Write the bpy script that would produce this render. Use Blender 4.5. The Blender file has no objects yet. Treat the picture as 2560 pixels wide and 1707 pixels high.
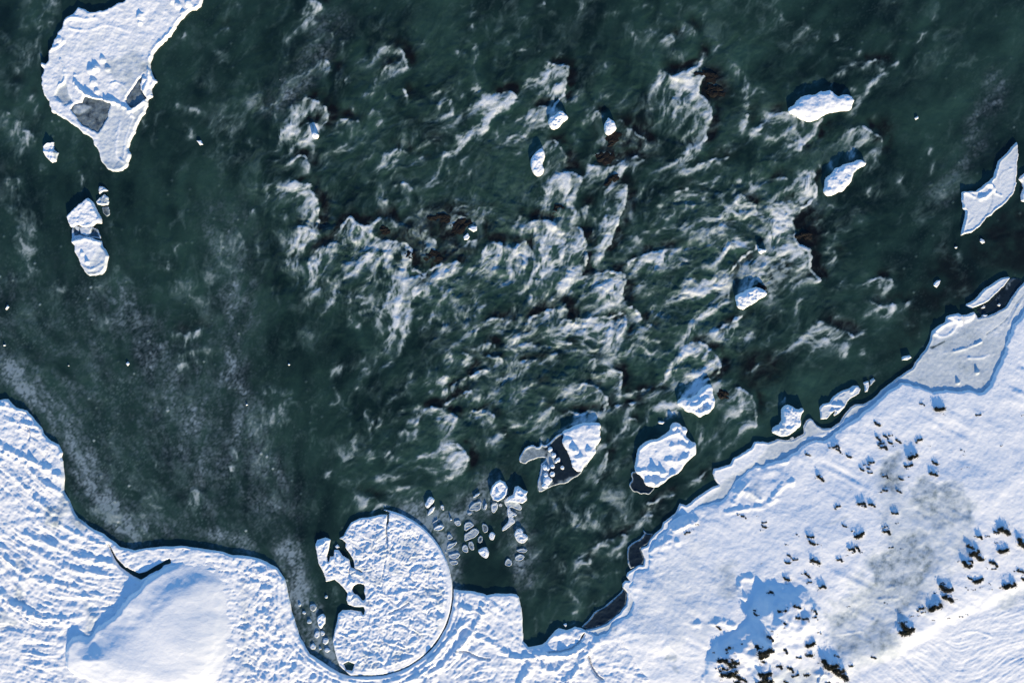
import bpy, bmesh, math, random
import numpy as np
random.seed(7); RNG = np.random.default_rng(7)
C = bpy.context.scene.collection
SC = bpy.context.scene
# ------------------------------------------------------------------ camera, sky, sun, exposure
cam = bpy.data.cameras.new('camera'); camo = bpy.data.objects.new('camera', cam); C.objects.link(camo)
cam.lens = 24; cam.sensor_width = 36; cam.clip_start = 1; cam.clip_end = 3000
camo.location = (0, 0, 85.33); camo.rotation_euler = (0, 0, 0); SC.camera = camo
SUN_EL = math.radians(15.5); SUN_AZ = math.radians(164)       # clockwise from +Y
w = bpy.data.worlds.new('World'); SC.world = w; w.use_nodes = True
nt = w.node_tree; sky = nt.nodes.new('ShaderNodeTexSky'); sky.sky_type = 'NISHITA'; sky.sun_disc = False
sky.sun_elevation = SUN_EL; sky.sun_rotation = SUN_AZ; sky.ozone_density = 7.0; sky.air_density = 1.2; sky.dust_density = 0.0
bg = nt.nodes['Background']; nt.links.new(sky.outputs[0], bg.inputs[0]); bg.inputs[1].default_value = 0.15
sun = bpy.data.lights.new('sun', 'SUN'); suno = bpy.data.objects.new('sun', sun); C.objects.link(suno)
sun.energy = 5.0; sun.angle = math.radians(0.5); sun.color = (1.0, 0.80, 0.48)
suno.rotation_euler = (math.pi/2 - SUN_EL, 0, math.pi - SUN_AZ)
suno.location = (10, -40, 30)
SC.view_settings.view_transform = 'Standard'; SC.view_settings.look = 'None'
SC.view_settings.exposure = 0.66; SC.view_settings.gamma = 1.0; SC.view_settings.use_curve_mapping = False

# ------------------------------------------------------------------ coordinates
TX = 640/2350.0; TY = 427/1568.0
def P(px, py): return ((px-1280)/20.0, (853.5-py)/20.0)
def T(c, r, pts):                                    # tile of the site survey -> metres
    r0 = (0, 427, 854, 1280)[r]
    return [P(640*c+u*TX, r0+v*TY) for u, v in pts]
def N(pts): return [P(x, y) for x, y in pts]
U = 1/73.44                                          # one tile unit in metres

# ------------------------------------------------------------------ noise
def _h(ix, iy, seed):
    n = (ix.astype(np.int64)*374761393 + iy.astype(np.int64)*668265263 + seed*974634777) & 0x7fffffff
    n = ((n ^ (n >> 13))*1274126177) & 0x7fffffff
    n = ((n ^ (n >> 16))*668265263) & 0x7fffffff
    return ((n ^ (n >> 15)) & 0xffff).astype(np.float32)/65535.0
def vn(x, y, seed=0):                                # value noise in -1..1
    xi = np.floor(x); yi = np.floor(y); fx = (x-xi).astype(np.float32); fy = (y-yi).astype(np.float32)
    fx = fx*fx*fx*(fx*(fx*6-15)+10); fy = fy*fy*fy*(fy*(fy*6-15)+10)
    a = _h(xi, yi, seed); b = _h(xi+1, yi, seed); c = _h(xi, yi+1, seed); d = _h(xi+1, yi+1, seed)
    return ((a+(b-a)*fx)*(1-fy)+(c+(d-c)*fx)*fy)*2-1
def fbm(x, y, scale, octv=4, seed=0, gain=0.5):
    x = x/scale; y = y/scale; s = 0; a = 1.0; t = 0
    for o in range(octv):
        s = s + a*vn(x, y, seed+o*17); t += a; a *= gain
        x, y = (x*0.8-y*0.6)*2.03+13.1, (x*0.6+y*0.8)*2.03-7.7
    return s/t*1.5
def billow(x, y, scale, octv=3, seed=0):
    x = x/scale; y = y/scale; s = 0; a = 1.0; t = 0
    for o in range(octv):
        s = s + a*(1-2*np.abs(vn(x, y, seed+o*17))); t += a; a *= 0.5
        x, y = (x*0.8-y*0.6)*2.03+3.1, (x*0.6+y*0.8)*2.03-1.7
    return s/t
def sst(a, b, x):
    t = np.clip((x-a)/(b-a), 0, 1); return t*t*(3-2*t)

# ------------------------------------------------------------------ plane geometry helpers
def chaikin(p, n=1, closed=True):
    for _ in range(n):
        q = []; m = len(p)
        if not closed: q.append(p[0])
        for i in range(m if closed else m-1):
            a = p[i]; b = p[(i+1) % m]
            q.append((a[0]*.75+b[0]*.25, a[1]*.75+b[1]*.25)); q.append((a[0]*.25+b[0]*.75, a[1]*.25+b[1]*.75))
        if not closed: q.append(p[-1])
        p = q
    return p
def dline(X, Y, pts):
    d = np.full(X.shape, 1e9, np.float32)
    for (ax, ay), (bx, by) in zip(pts[:-1], pts[1:]):
        ex, ey = bx-ax, by-ay; L = ex*ex+ey*ey+1e-12
        t = np.clip(((X-ax)*ex+(Y-ay)*ey)/L, 0, 1)
        d = np.minimum(d, (X-ax-t*ex)**2+(Y-ay-t*ey)**2)
    return np.sqrt(d)
def sdf(X, Y, poly):                                 # positive inside
    d = np.full(X.shape, 1e9, np.float32); ins = np.zeros(X.shape, bool); m = len(poly)
    for i in range(m):
        ax, ay = poly[i]; bx, by = poly[(i+1) % m]
        ex, ey = bx-ax, by-ay; L = ex*ex+ey*ey+1e-12
        t = np.clip(((X-ax)*ex+(Y-ay)*ey)/L, 0, 1)
        d = np.minimum(d, (X-ax-t*ex)**2+(Y-ay-t*ey)**2)
        if ay != by:
            ins ^= ((ay > Y) != (by > Y)) & (X < ax+(Y-ay)*(bx-ax)/(by-ay))
    d = np.sqrt(d); return np.where(ins, d, -d)

# global uniform raster
G = 0.125; GX0, GX1, GY0, GY1 = -72.0, 72.0, -50.0, 50.0
gx = np.arange(GX0, GX1+1e-6, G); gy = np.arange(GY0, GY1+1e-6, G)
GX, GY = np.meshgrid(gx, gy); GX = GX.astype(np.float32); GY = GY.astype(np.float32)
ny, nx = GX.shape
ext = np.cumsum(np.array([.3, .6, 1.2, 2.5, 5, 9, 16, 30, 55, 95, 160, 230]))
FX = np.concatenate([gx[0]-ext[::-1], gx, gx[-1]+ext]); FY = np.concatenate([gy[0]-ext[::-1], gy, gy[-1]+ext])
def samp(F, X, Y):
    u = np.clip((X-GX0)/G, 0, nx-1.001); v = np.clip((Y-GY0)/G, 0, ny-1.001)
    i = u.astype(int); j = v.astype(int); fu = (u-i).astype(np.float32); fv = (v-j).astype(np.float32)
    return (F[j, i]*(1-fu)+F[j, i+1]*fu)*(1-fv)+(F[j+1, i]*(1-fu)+F[j+1, i+1]*fu)*fv
def blur(F, sig):
    s = sig/G; ky = np.fft.fftfreq(ny)[:, None]; kx = np.fft.rfftfreq(nx)[None, :]
    return np.fft.irfft2(np.fft.rfft2(F)*np.exp(-2*(math.pi*s)**2*(kx*kx+ky*ky)), s=F.shape).astype(np.float32)
def field(ctrl):                                     # inverse-distance direction field from control points
    vx = np.zeros_like(GX); vy = np.zeros_like(GX)
    for (px, py), (dx, dy) in ctrl:
        x, y = P(px, py); n = math.hypot(dx, dy); wt = 1/((GX-x)**2+(GY-y)**2+4)**1.5
        vx += wt*dx/n; vy -= wt*dy/n
    n = np.sqrt(vx*vx+vy*vy)+1e-9; return vx/n, vy/n
def lic(vx, vy, noise, steps, ds=0.9):
    acc = noise.copy(); wsum = 1.0
    jj0, ii0 = np.meshgrid(np.arange(ny, dtype=np.float32), np.arange(nx, dtype=np.float32), indexing='ij')
    for sgn in (1, -1):
        a = ii0.copy(); b = jj0.copy()
        for k in range(steps):
            ia = np.clip(a+.5, 0, nx-1).astype(np.int32); ib = np.clip(b+.5, 0, ny-1).astype(np.int32)
            a += sgn*ds*vx[ib, ia]; b += sgn*ds*vy[ib, ia]
            ia = np.clip(a+.5, 0, nx-1).astype(np.int32); ib = np.clip(b+.5, 0, ny-1).astype(np.int32)
            wt = 0.5+0.5*math.cos(math.pi*k/steps); acc += wt*noise[ib, ia]; wsum += wt
    acc /= wsum; return (acc-acc.mean())/acc.std()
def uniformize(F):
    q = np.quantile(F[::5, ::5], np.linspace(0, 1, 101)); return np.interp(F, q, np.linspace(0, 1, 101)).astype(np.float32)

# ------------------------------------------------------------------ object helpers
def tag(o, label=None, cat=None, group=None, kind=None):
    if label: o['label'] = label
    if cat: o['category'] = cat
    if group: o['group'] = group
    if kind: o['kind'] = kind
    return o
def grid_mesh(name, X, Y, Z, keep, attrs, mat, origin=(0, 0), parent=None):
    """mesh from a regular grid; keep = face mask"""
    h, wd = X.shape
    idx = np.arange(h*wd).reshape(h, wd)
    q = np.stack([idx[:-1, :-1], idx[:-1, 1:], idx[1:, 1:], idx[1:, :-1]], -1)[keep]
    used = np.zeros(h*wd, bool); used[q.ravel()] = True
    remap = np.cumsum(used)-1; q = remap[q]
    co = np.stack([X.ravel()[used]-origin[0], Y.ravel()[used]-origin[1], Z.ravel()[used]], -1).astype(np.float32)
    me = bpy.data.meshes.new(name); me.vertices.add(len(co)); me.vertices.foreach_set('co', co.ravel())
    me.loops.add(q.size); me.loops.foreach_set('vertex_index', q.ravel().astype(np.int32))
    me.polygons.add(len(q)); me.polygons.foreach_set('loop_start', np.arange(0, q.size, 4, dtype=np.int32))
    me.update(calc_edges=True); me.polygons.foreach_set('use_smooth', np.ones(len(q), bool))
    for k, F in attrs.items():
        at = me.attributes.new(k, 'FLOAT', 'POINT'); at.data.foreach_set('value', F.ravel()[used].astype(np.float32))
    me.materials.append(mat)
    o = bpy.data.objects.new(name, me); C.objects.link(o); o.location = (origin[0], origin[1], 0)
    if parent: o.parent = parent; o.location = (origin[0]-parent.location.x, origin[1]-parent.location.y, 0)
    return o

# ------------------------------------------------------------------ materials
def newmat(name):
    m = bpy.data.materials.new(name); m.use_nodes = True; t = m.node_tree
    return m, t, t.nodes['Principled BSDF'], t.nodes, t.links
def attr(nodes, name):
    a = nodes.new('ShaderNodeAttribute'); a.attribute_name = name; return a.outputs['Fac']
def mixc(nodes, links, f, a, b):
    m = nodes.new('ShaderNodeMix'); m.data_type = 'RGBA'
    for s, v in ((0, f), (6, a), (7, b)):
        if isinstance(v, (int, float)): m.inputs[s].default_value = v
        elif isinstance(v, tuple): m.inputs[s].default_value = v+(1,)
        else: links.new(v, m.inputs[s])
    return m.outputs[2]
def mth(nodes, links, op, a, b=None, clamp=False):
    m = nodes.new('ShaderNodeMath'); m.operation = op; m.use_clamp = clamp
    for s, v in ((0, a), (1, b)):
        if v is None: continue
        if isinstance(v, (int, float)): m.inputs[s].default_value = v
        else: links.new(v, m.inputs[s])
    return m.outputs[0]
def noise(nodes, links, scale, det=4, rough=.55, vec=None):
    n = nodes.new('ShaderNodeTexNoise'); n.inputs['Scale'].default_value = scale; n.inputs['Detail'].default_value = det
    n.inputs['Roughness'].default_value = rough
    if vec: links.new(vec, n.inputs['Vector'])
    return n.outputs[0]
def mat_ice():
    m, t, b, n, l = newmat('snow_and_ice')
    pos = n.new('ShaderNodeNewGeometry').outputs['Position']
    tone = attr(n, 'tone'); n1 = noise(n, l, 1.6, 5, .6, pos); n2 = noise(n, l, 9, 3, .6, pos)
    tv = mth(n, l, 'ADD', tone, mth(n, l, 'MULTIPLY', mth(n, l, 'SUBTRACT', n1, .5), mth(n, l, 'MULTIPLY', mth(n, l, 'MULTIPLY', tone, mth(n, l, 'SUBTRACT', 1.05, tone)), 1.6)))
    tv = mth(n, l, 'ADD', tv, mth(n, l, 'MULTIPLY', mth(n, l, 'SUBTRACT', n2, .5), mth(n, l, 'MULTIPLY', mth(n, l, 'MULTIPLY', tone, mth(n, l, 'SUBTRACT', 1.05, tone)), .8)))
    r = n.new('ShaderNodeValToRGB'); e = r.color_ramp.elements
    e[0].position = 0; e[0].color = (.88, .885, .885, 1); e[1].position = 1; e[1].color = (.005, .009, .012, 1)
    for p, c in ((.2, (.66, .70, .72)), (.4, (.46, .52, .56)), (.6, (.20, .25, .27)), (.8, (.013, .023, .033))):
        x = e.new(p); x.color = c+(1,)
    l.new(tv, r.inputs[0])
    l.new(r.outputs[0], b.inputs['Base Color'])
    rr = mth(n, l, 'SUBTRACT', .88, mth(n, l, 'MULTIPLY', tone, .78)); l.new(rr, b.inputs['Roughness'])
    b.inputs['Specular IOR Level'].default_value = .25
    bp = n.new('ShaderNodeBump'); bp.inputs['Distance'].default_value = .06; l.new(mth(n, l, 'SUBTRACT', .4, mth(n, l, 'MULTIPLY', tone, .4), True), bp.inputs['Strength'])
    l.new(mth(n, l, 'ADD', noise(n, l, 5, 6, .62, pos), mth(n, l, 'MULTIPLY', n2, .3)), bp.inputs['Height']); l.new(bp.outputs[0], b.inputs['Normal'])
    return m
def mat_water():
    m, t, b, n, l = newmat('river_water')
    pos = n.new('ShaderNodeNewGeometry').outputs['Position']
    foam = attr(n, 'foam'); milk = attr(n, 'milk'); brown = attr(n, 'brown'); slush = attr(n, 'slush')
    n1 = noise(n, l, .35, 5, .6, pos); n2 = noise(n, l, 7, 5, .72, pos)
    mk = mth(n, l, 'ADD', milk, mth(n, l, 'MULTIPLY', mth(n, l, 'SUBTRACT', n1, .5), .5), True)
    c = mixc(n, l, mk, (.004, .013, .012), (.028, .070, .053))
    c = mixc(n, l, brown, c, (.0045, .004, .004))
    c = mixc(n, l, slush, c, (.22, .29, .33))
    r = n.new('ShaderNodeValToRGB'); e = r.color_ramp.elements
    e[0].position = 0; e[0].color = (0, 0, 0, 1); e[1].position = 1; e[1].color = (1, 1, 1, 1)
    fm = mth(n, l, 'MULTIPLY', foam, mth(n, l, 'ADD', .45, mth(n, l, 'MULTIPLY', n2, 1.0)), True)
    cf = mixc(n, l, mth(n, l, 'MULTIPLY', fm, 3.0, True), c, (.12, .19, .18)); c2 = mixc(n, l, mth(n, l, 'MULTIPLY', mth(n, l, 'SUBTRACT', fm, .12), 1.2, True), cf, (.72, .74, .73)); l.new(c2, b.inputs['Base Color'])
    l.new(mth(n, l, 'ADD', .22, mth(n, l, 'MULTIPLY', mth(n, l, 'MAXIMUM', foam, slush), .7), True), b.inputs['Roughness'])
    b.inputs['IOR'].default_value = 1.33; b.inputs['Specular IOR Level'].default_value = .4
    bp = n.new('ShaderNodeBump'); bp.inputs['Strength'].default_value = .28; bp.inputs['Distance'].default_value = .05
    l.new(noise(n, l, 3.2, 6, .65, pos), bp.inputs['Height']); l.new(bp.outputs[0], b.inputs['Normal'])
    return m
def mat_rock():
    m, t, b, n, l = newmat('dark_lava_rock')
    g = n.new('ShaderNodeNewGeometry'); pos = g.outputs['Position']
    n1 = noise(n, l, 3, 5, .6, pos); n2 = noise(n, l, 14, 4, .6, pos)
    c = mixc(n, l, n1, (.012, .012, .010), (.055, .043, .028))
    sx = n.new('ShaderNodeSeparateXYZ'); l.new(g.outputs['Normal'], sx.inputs[0])
    s = mth(n, l, 'ADD', sx.outputs[2], mth(n, l, 'MULTIPLY', mth(n, l, 'SUBTRACT', n1, .5), .9))
    s = mth(n, l, 'ADD', s, mth(n, l, 'MULTIPLY', sx.outputs[1], .35))
    s = mth(n, l, 'MULTIPLY', mth(n, l, 'SUBTRACT', s, .93), 9, True)
    l.new(mixc(n, l, s, c, (.86, .88, .91)), b.inputs['Base Color']); b.inputs['Roughness'].default_value = .9
    b.inputs['Specular IOR Level'].default_value = .2
    bp = n.new('ShaderNodeBump'); bp.inputs['Strength'].default_value = .6; bp.inputs['Distance'].default_value = .05
    l.new(n2, bp.inputs['Height']); l.new(bp.outputs[0], b.inputs['Normal'])
    return m
def mat_wetrock():
    m, t, b, n, l = newmat('wet_reef_rock')
    pos = n.new('ShaderNodeNewGeometry').outputs['Position']
    l.new(mixc(n, l, noise(n, l, 2.5, 5, .6, pos), (.003, .003, .003), (.010, .0085, .0075)), b.inputs['Base Color'])
    b.inputs['Roughness'].default_value = .75; b.inputs['Specular IOR Level'].default_value = .2
    bp = n.new('ShaderNodeBump'); bp.inputs['Strength'].default_value = .8; bp.inputs['Distance'].default_value = .08
    l.new(noise(n, l, 7, 5, .65, pos), bp.inputs['Height']); l.new(bp.outputs[0], b.inputs['Normal'])
    return m
ICE = mat_ice(); WATER = mat_water(); ROCK = mat_rock(); WET = mat_wetrock()

# ------------------------------------------------------------------ ice grain directions (drift streaks)
def TC(c, r, lst): 
    r0 = (0, 427, 854, 1280)[r]
    return [((640*c+u*TX, r0+v*TY), d) for u, v, d in lst]
ictrl = [((20, 955), (1, .5)), ((100, 1080), (1, .85)), ((60, 1200), (1, 1.05)), ((140, 1180), (1, .9)), ((0, 1080), (1, .85)), ((-60, 1000), (1, .7)), ((-60, 1300), (.8, 1)), ((180, 1330), (1, .7)), ((60, 1320), (1, .95))]
ictrl += TC(0, 3, [(100, 60, (.6, .8)), (500, 350, (1, .5)), (300, 300, (1, .6)), (800, 500, (1, .2)), (1000, 620, (1, -.15)), (600, 600, (1, .4)), (900, 750, (1, .05)),
    (200, 850, (.75, .65)), (50, 700, (.6, .8)), (600, 960, (1, -.12)), (850, 850, (1, -.15)), (100, 1250, (1, -.6)), (400, 1300, (1, -.15)), (700, 200, (1, .35)), (1300, 420, (1, -.2)), (1600, 380, (1, -.25)), (300, 1500, (1, .2)),
    (2000, 1000, (1, -.4)), (1500, 1000, (1, -.3))])
ictrl += TC(1, 3, [(100, 800, (.3, 1)), (200, 1300, (.7, .7)), (700, 1530, (1, .1)), (1200, 1560, (1, -.1)), (1550, 1400, (1, -.5)), (1750, 1150, (.5, -.9)), (1850, 900, (.2, -1)),
    (2200, 800, (1, .5)), (2300, 950, (.6, .8)), (2050, 1000, (.5, .8)), (2000, 1250, (.5, -.8)), (2250, 1250, (.6, .5)), (2100, 1450, (1, -.2))])
ictrl += TC(2, 3, [(60, 900, (0, 1)), (200, 1300, (1, -.1)), (400, 1430, (1, -.1)), (300, 1500, (.8, .5)), (500, 1130, (1, -.3)), (650, 1350, (.5, -.9)), (700, 1500, (.7, -.7)), (1100, 1300, (1, -.2)), (1300, 700, (1, -.4)), (1000, 1500, (.8, .6))])
ictrl += TC(3, 3, [(1100, 1400, (.7, .6)), (1400, 1480, (.75, .6)), (1800, 1300, (.6, -.8)), (2200, 1400, (.7, -.6)), (1600, 1300, (.6, .7)), (2200, 1150, (1, -.1)), (500, 600, (1, -.7)), (2000, 800, (1, -.45)), (1500, 400, (1, -.6))])
ictrl += TC(3, 2, [(800, 1000, (1, -.55)), (1800, 600, (1, -.4)), (1500, 1200, (1, -.6))])
ivx, ivy = field(ictrl)
wob = fbm(GX, GY, 5, 3, 91)*.35
ivx, ivy = ivx*np.cos(wob)-ivy*np.sin(wob), ivx*np.sin(wob)+ivy*np.cos(wob)
wn = RNG.standard_normal((ny, nx)).astype(np.float32)
LICF = lic(ivx, ivy, blur(wn, .05), 12); LICW = lic(ivx, ivy, blur(RNG.standard_normal((ny, nx)).astype(np.float32), .30), 26)
pm = np.clip(.42+1.7*fbm(GX, GY, 4.5, 4, 93, .6), .05, 1.5)
LICA = LICF*.42*np.clip(pm+.3, 0, 1.3)+LICW*.65*pm*np.clip(.6+1.2*fbm(GX, GY, 2, 3, 95), 0, 1.6)
# ------------------------------------------------------------------ generic ice heightfield
ICEDIST = np.full((ny, nx), -60.0, np.float32)       # signed distance to the nearest ice edge, for the water
def mark_ice(poly, holes=()):
    x0 = min(p[0] for p in poly)-5; x1 = max(p[0] for p in poly)+5; y0 = min(p[1] for p in poly)-5; y1 = max(p[1] for p in poly)+5
    i0 = max(0, int((x0-GX0)/G)); i1 = min(nx, int((x1-GX0)/G)+1); j0 = max(0, int((y0-GY0)/G)); j1 = min(ny, int((y1-GY0)/G)+1)
    if i1-i0 < 3 or j1-j0 < 3: return
    st = 2 if (i1-i0)*(j1-j0) > 30000 else 1
    X = GX[j0:j1:st, i0:i1:st]; Y = GY[j0:j1:st, i0:i1:st]; s = sdf(X, Y, poly)
    for h in holes: s = np.minimum(s, -sdf(X, Y, h))
    if st == 2: s = np.repeat(np.repeat(s, 2, 0), 2, 1)[:j1-j0, :i1-i0]
    ICEDIST[j0:j1, i0:i1] = np.maximum(ICEDIST[j0:j1, i0:i1], s)
def hf(name, poly, thick=.25, e0=.12, e1=.22, rim=0, rimw=.25, dome=0, domew=1.0, rough=.03, rscale=.8, lump=0, lscale=.7, lica=0,
       edge=.08, escale=.7, tone=0.0, tones=(), ridges=(), bumps=(), holes=(), cracks=(), rimtone=None, step=None, smooth=1, seed=0,
       grid=None, extra=None, base=0.0, parent=None, mark=True, mat=None, tonenoise=0):
    poly = chaikin(poly, smooth) if smooth else poly
    xs = [p[0] for p in poly]; ys = [p[1] for p in poly]
    if grid is None:
        x0, x1, y0, y1 = min(xs)-.6, max(xs)+.6, min(ys)-.6, max(ys)+.6
        st = step or min(.125, max(.035, max(x1-x0, y1-y0)/60))
        X, Y = np.meshgrid(np.arange(x0, x1+st, st), np.arange(y0, y1+st, st))
    else: X, Y = np.meshgrid(*grid)
    X = X.astype(np.float32); Y = Y.astype(np.float32)
    s = sdf(X, Y, poly)
    for h in holes: s = np.minimum(s, -sdf(X, Y, h))
    if mark: mark_ice(poly, holes)
    s = s+edge*fbm(X, Y, escale, 3, 5+seed)
    Z = -.5+(thick+.5)*sst(-e0, e1, s)
    ins = sst(0, .35, s)
    if dome: Z = Z+dome*np.sqrt(np.clip(1-(1-np.clip(s/domew, 0, 1))**2, 0, 1))
    if rim: Z = Z+rim*np.exp(-((s-rimw)/(rimw*.7))**2)
    if rough: Z = Z+ins*(rough*fbm(X, Y, rscale, 5, 11+seed, .6)+.016*fbm(X, Y, .26, 3, 13+seed, .7))
    if lump: Z = Z+ins*lump*billow(X, Y, lscale, 3, 23+seed)
    if lica: Z = Z+sst(.1, .6, s)*lica*samp(LICA, X, Y)
    tn = np.full(X.shape, tone, np.float32)
    if tonenoise: tn = tn+tonenoise*np.clip(fbm(X, Y, 1.6, 5, 31+seed, .6), -.3, 1)
    for tp in tones:                                  # (polygon, tone, softness, height change)
        f = sst(-tp[2], tp[2], sdf(X, Y, tp[0])+(.12*min(1, tp[2]*4)+2.8*max(0, tp[2]-.25))*fbm(X, Y, .8 if tp[2] < .3 else 1.7, 5, 3+seed, .6))
        tn = tn*(1-f)+tp[1]*f*((1+.55*np.clip(fbm(X, Y, .9, 6, 7+seed, .68), -1, 1)) if tp[2] >= .3 else 1)
        if len(tp) > 3: Z = Z+tp[3]*f
    for rp in ridges:                                 # (line, width, height)
        d = dline(X, Y, rp[0])+.5*rp[1]*fbm(X, Y, max(.4, rp[1]), 3, 41+seed)
        Z = Z+rp[2]*(.62 if name == 'snow_bank' else 1)*np.exp(-(d/rp[1])**2)*np.clip(.8+.5*fbm(X, Y, .9, 3, 47+seed), .2, 2)
        if len(rp) > 3: tn = tn+(rp[3]-tn)*np.exp(-(d/rp[1])**2)
    for (bx, by), br, bh in bumps:
        d = np.sqrt((X-bx)**2+(Y-by)**2)*(1+.35*fbm(X, Y, br*1.2, 3, 59+seed)); Z = Z+bh*sst(br, br*.35, d)
    for cp, cw, cd in cracks:
        d = dline(X, Y, cp)+.4*cw*fbm(X, Y, .5, 3, 61+seed)
        f = sst(cw*1.3, cw*.5, d); Z = Z-cd*f
    if rimtone is not None:
        f = np.exp(-(np.clip(s, 0, 9)/.14)**2); tn = tn*(1-f)+rimtone*f
    if extra: Z, tn = extra(X, Y, s, Z, tn)
    if base: Z = Z+base
    ins_f = s > -.45
    keep = ins_f[:-1, :-1] | ins_f[1:, :-1] | ins_f[:-1, 1:] | ins_f[1:, 1:]
    org = (sum(xs)/len(xs), sum(ys)/len(ys)) if grid is None else (0, 0)
    o = grid_mesh(name, X, Y, Z, keep, {'tone': np.clip(tn, 0, 1)}, mat or ICE, org, parent)
    return o, X, Y, Z

# ================================================================== SETTING: shelf, mound, shore ice, snow bank
def sub(a, lo, hi): return a[(a >= lo) & (a <= hi)]
circ = lambda r, a0, a1, n: N([(925+r*math.cos(math.radians(a)), 1478+r*1.012*math.sin(math.radians(a))) for a in np.linspace(a0, a1, n)])
shelf = T(0, 2, [(-8000, 420), (-700, 400), (-300, 480), (0, 527), (75, 525), (150, 600), (250, 630), (300, 680), (390, 790), (410, 850), (470, 910), (540, 940), (585, 1020), (570, 1060), (585, 1100), (595, 1250), (590, 1370), (640, 1450), (685, 1560)])
shelf += T(0, 3, [(720, 50), (800, 110), (870, 160), (960, 200), (1040, 260), (1110, 315), (1240, 345), (1350, 325), (1500, 310), (1700, 305), (1860, 330), (2000, 350), (2150, 390), (2260, 395)])
shelf += T(1, 3, [(0, 412), (100, 450), (200, 510), (270, 610), (290, 690), (310, 800), (335, 920), (370, 1020), (410, 1140), (460, 1240), (500, 1300), (640, 1390), (760, 1460), (860, 1500)])
shelf += circ(208.2, 94, -2, 40)
shelf += T(1, 3, [(1900, 712), (2000, 722), (2080, 740), (2120, 760), (2200, 740), (2350, 745)])
shelf += T(2, 3, [(40, 750), (68, 770), (90, 880), (100, 1000), (105, 1180), (130, 1205), (150, 1230), (220, 1218), (280, 1205), (310, 1180), (350, 1135), (390, 1090), (430, 1060), (500, 1075), (580, 1045), (640, 1060),
    (800, 1130), (1010, 1140), (1200, 1255), (1405, 1505), (1495, 1650), (1620, 2100)]) + [P(1760, 2200), P(1780, 12000), P(-9000, 12000)]
mound_o = T(0, 3, [(1500, 530), (1560, 490), (1660, 460), (1800, 420), (1900, 405), (1990, 430), (2080, 480), (2170, 600), (2210, 760), (2210, 1000), (2190, 1200), (2150, 1400), (2000, 1640), (1700, 1760), (1100, 1730), (1000, 1600), (900, 1550), (760, 1520), (680, 1470), (620, 1400), (605, 1300),
    (620, 1210), (680, 1140), (750, 1110), (800, 1130), (860, 1110), (900, 1040), (1000, 980), (1080, 900), (1180, 780), (1260, 720), (1350, 600)])
hole1 = T(0, 3, [(1000, 290), (1030, 340), (1080, 430), (1150, 500), (1230, 540), (1280, 560), (1350, 545), (1420, 495), (1500, 455), (1560, 430), (1570, 470), (1530, 515), (1450, 550), (1350, 585), (1295, 612), (1220, 580), (1120, 510), (1070, 450), (1035, 380)])
disc_out = circ(207.2, -86, 96, 60) + T(1, 3, [(870, 1500), (800, 1440), (760, 1400), (725, 1290), (700, 1180), (720, 1080), (740, 1000), (750, 930), (790, 893), (880, 890), (970, 905), (985, 930), (995, 900), (985, 870), (900, 868), (840, 845), (825, 800), (835, 740), (800, 690), (760, 650), (720, 620), (640, 640), (635, 600), (610, 540), (570, 470), (555, 380), (540, 300), (560, 250), (640, 225), (690, 245),
     (675, 330), (655, 400), (665, 450), (675, 400), (710, 400), (715, 340), (760, 340), (800, 395), (860, 430), (875, 500), (900, 505), (890, 440), (860, 385), (815, 320), (820, 280), (790, 250), (740, 245), (800, 215), (820, 170), (870, 90), (950, 50), (1050, 40), (1150, 15), (1215, 18), (1225, 3)])
arc_ridges = [(chaikin(T(0, 3, p), 1, False), wd, h) for p, wd, h in (
    ([(30, 400), (200, 500), (330, 600), (480, 640), (650, 660), (720, 700), (780, 760)], .35, .22),
    ([(0, 690), (100, 830), (250, 920), (450, 990), (700, 960), (930, 960)], .35, .22),
    ([(0, 780), (150, 950), (400, 1020), (700, 1010)], .3, .15),
    ([(250, 200), (400, 260), (600, 340), (800, 430), (1050, 460)], .3, .16),
    ([(570, 110), (700, 190), (850, 260), (980, 300)], .22, .2),
    ([(300, 330), (500, 440), (750, 560), (1000, 560)], .3, .14), ([(370, 60), (480, 200), (700, 290)], .25, .14))]
arc_ridges += [(chaikin(T(0, 2, p), 1, False), wd, h) for p, wd, h in (
    ([(0, 590), (120, 600), (260, 640)], .22, .14), ([(0, 940), (100, 1010), (300, 1080), (450, 1160), (590, 1250)], .35, .24), ([(0, 1110), (200, 1280), (400, 1480), (500, 1568)], .3, .18), ([(0, 1000), (200, 1100), (420, 1300), (580, 1370)], .25, .16), ([(0, 720), (150, 740), (350, 770)], .25, .12))]
arc_ridges += [(chaikin(T(1, 3, p), 1, False), wd, h) for p, wd, h in (
    ([(1880, 860), (2000, 900), (1900, 1000), (1780, 1180), (1600, 1350)], .35, .22), ([(2100, 860), (2050, 980), (1950, 1130), (1850, 1260)], .4, .3), ([(2000, 1120), (2150, 1180), (2300, 1290)], .3, .2), ([(1500, 1500), (1700, 1420), (1830, 1300)], .3, .2), ([(2130, 800), (2250, 880), (2340, 1000)], .25, .12))]
arc_ridges += [(chaikin(T(2, 3, p), 1, False), wd, h) for p, wd, h in (
    ([(0, 1330), (120, 1330), (260, 1290), (420, 1300), (560, 1290), (640, 1230)], .35, .35), ([(250, 1350), (300, 1450), (420, 1440), (480, 1360)], .3, .2), ([(80, 1568), (160, 1450), (150, 1360)], .4, .3), ([(500, 1568), (620, 1400), (660, 1270), (760, 1200)], .45, .4), ([(300, 1140), (420, 1110), (560, 1120), (640, 1170)], .3, .15))]
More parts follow.
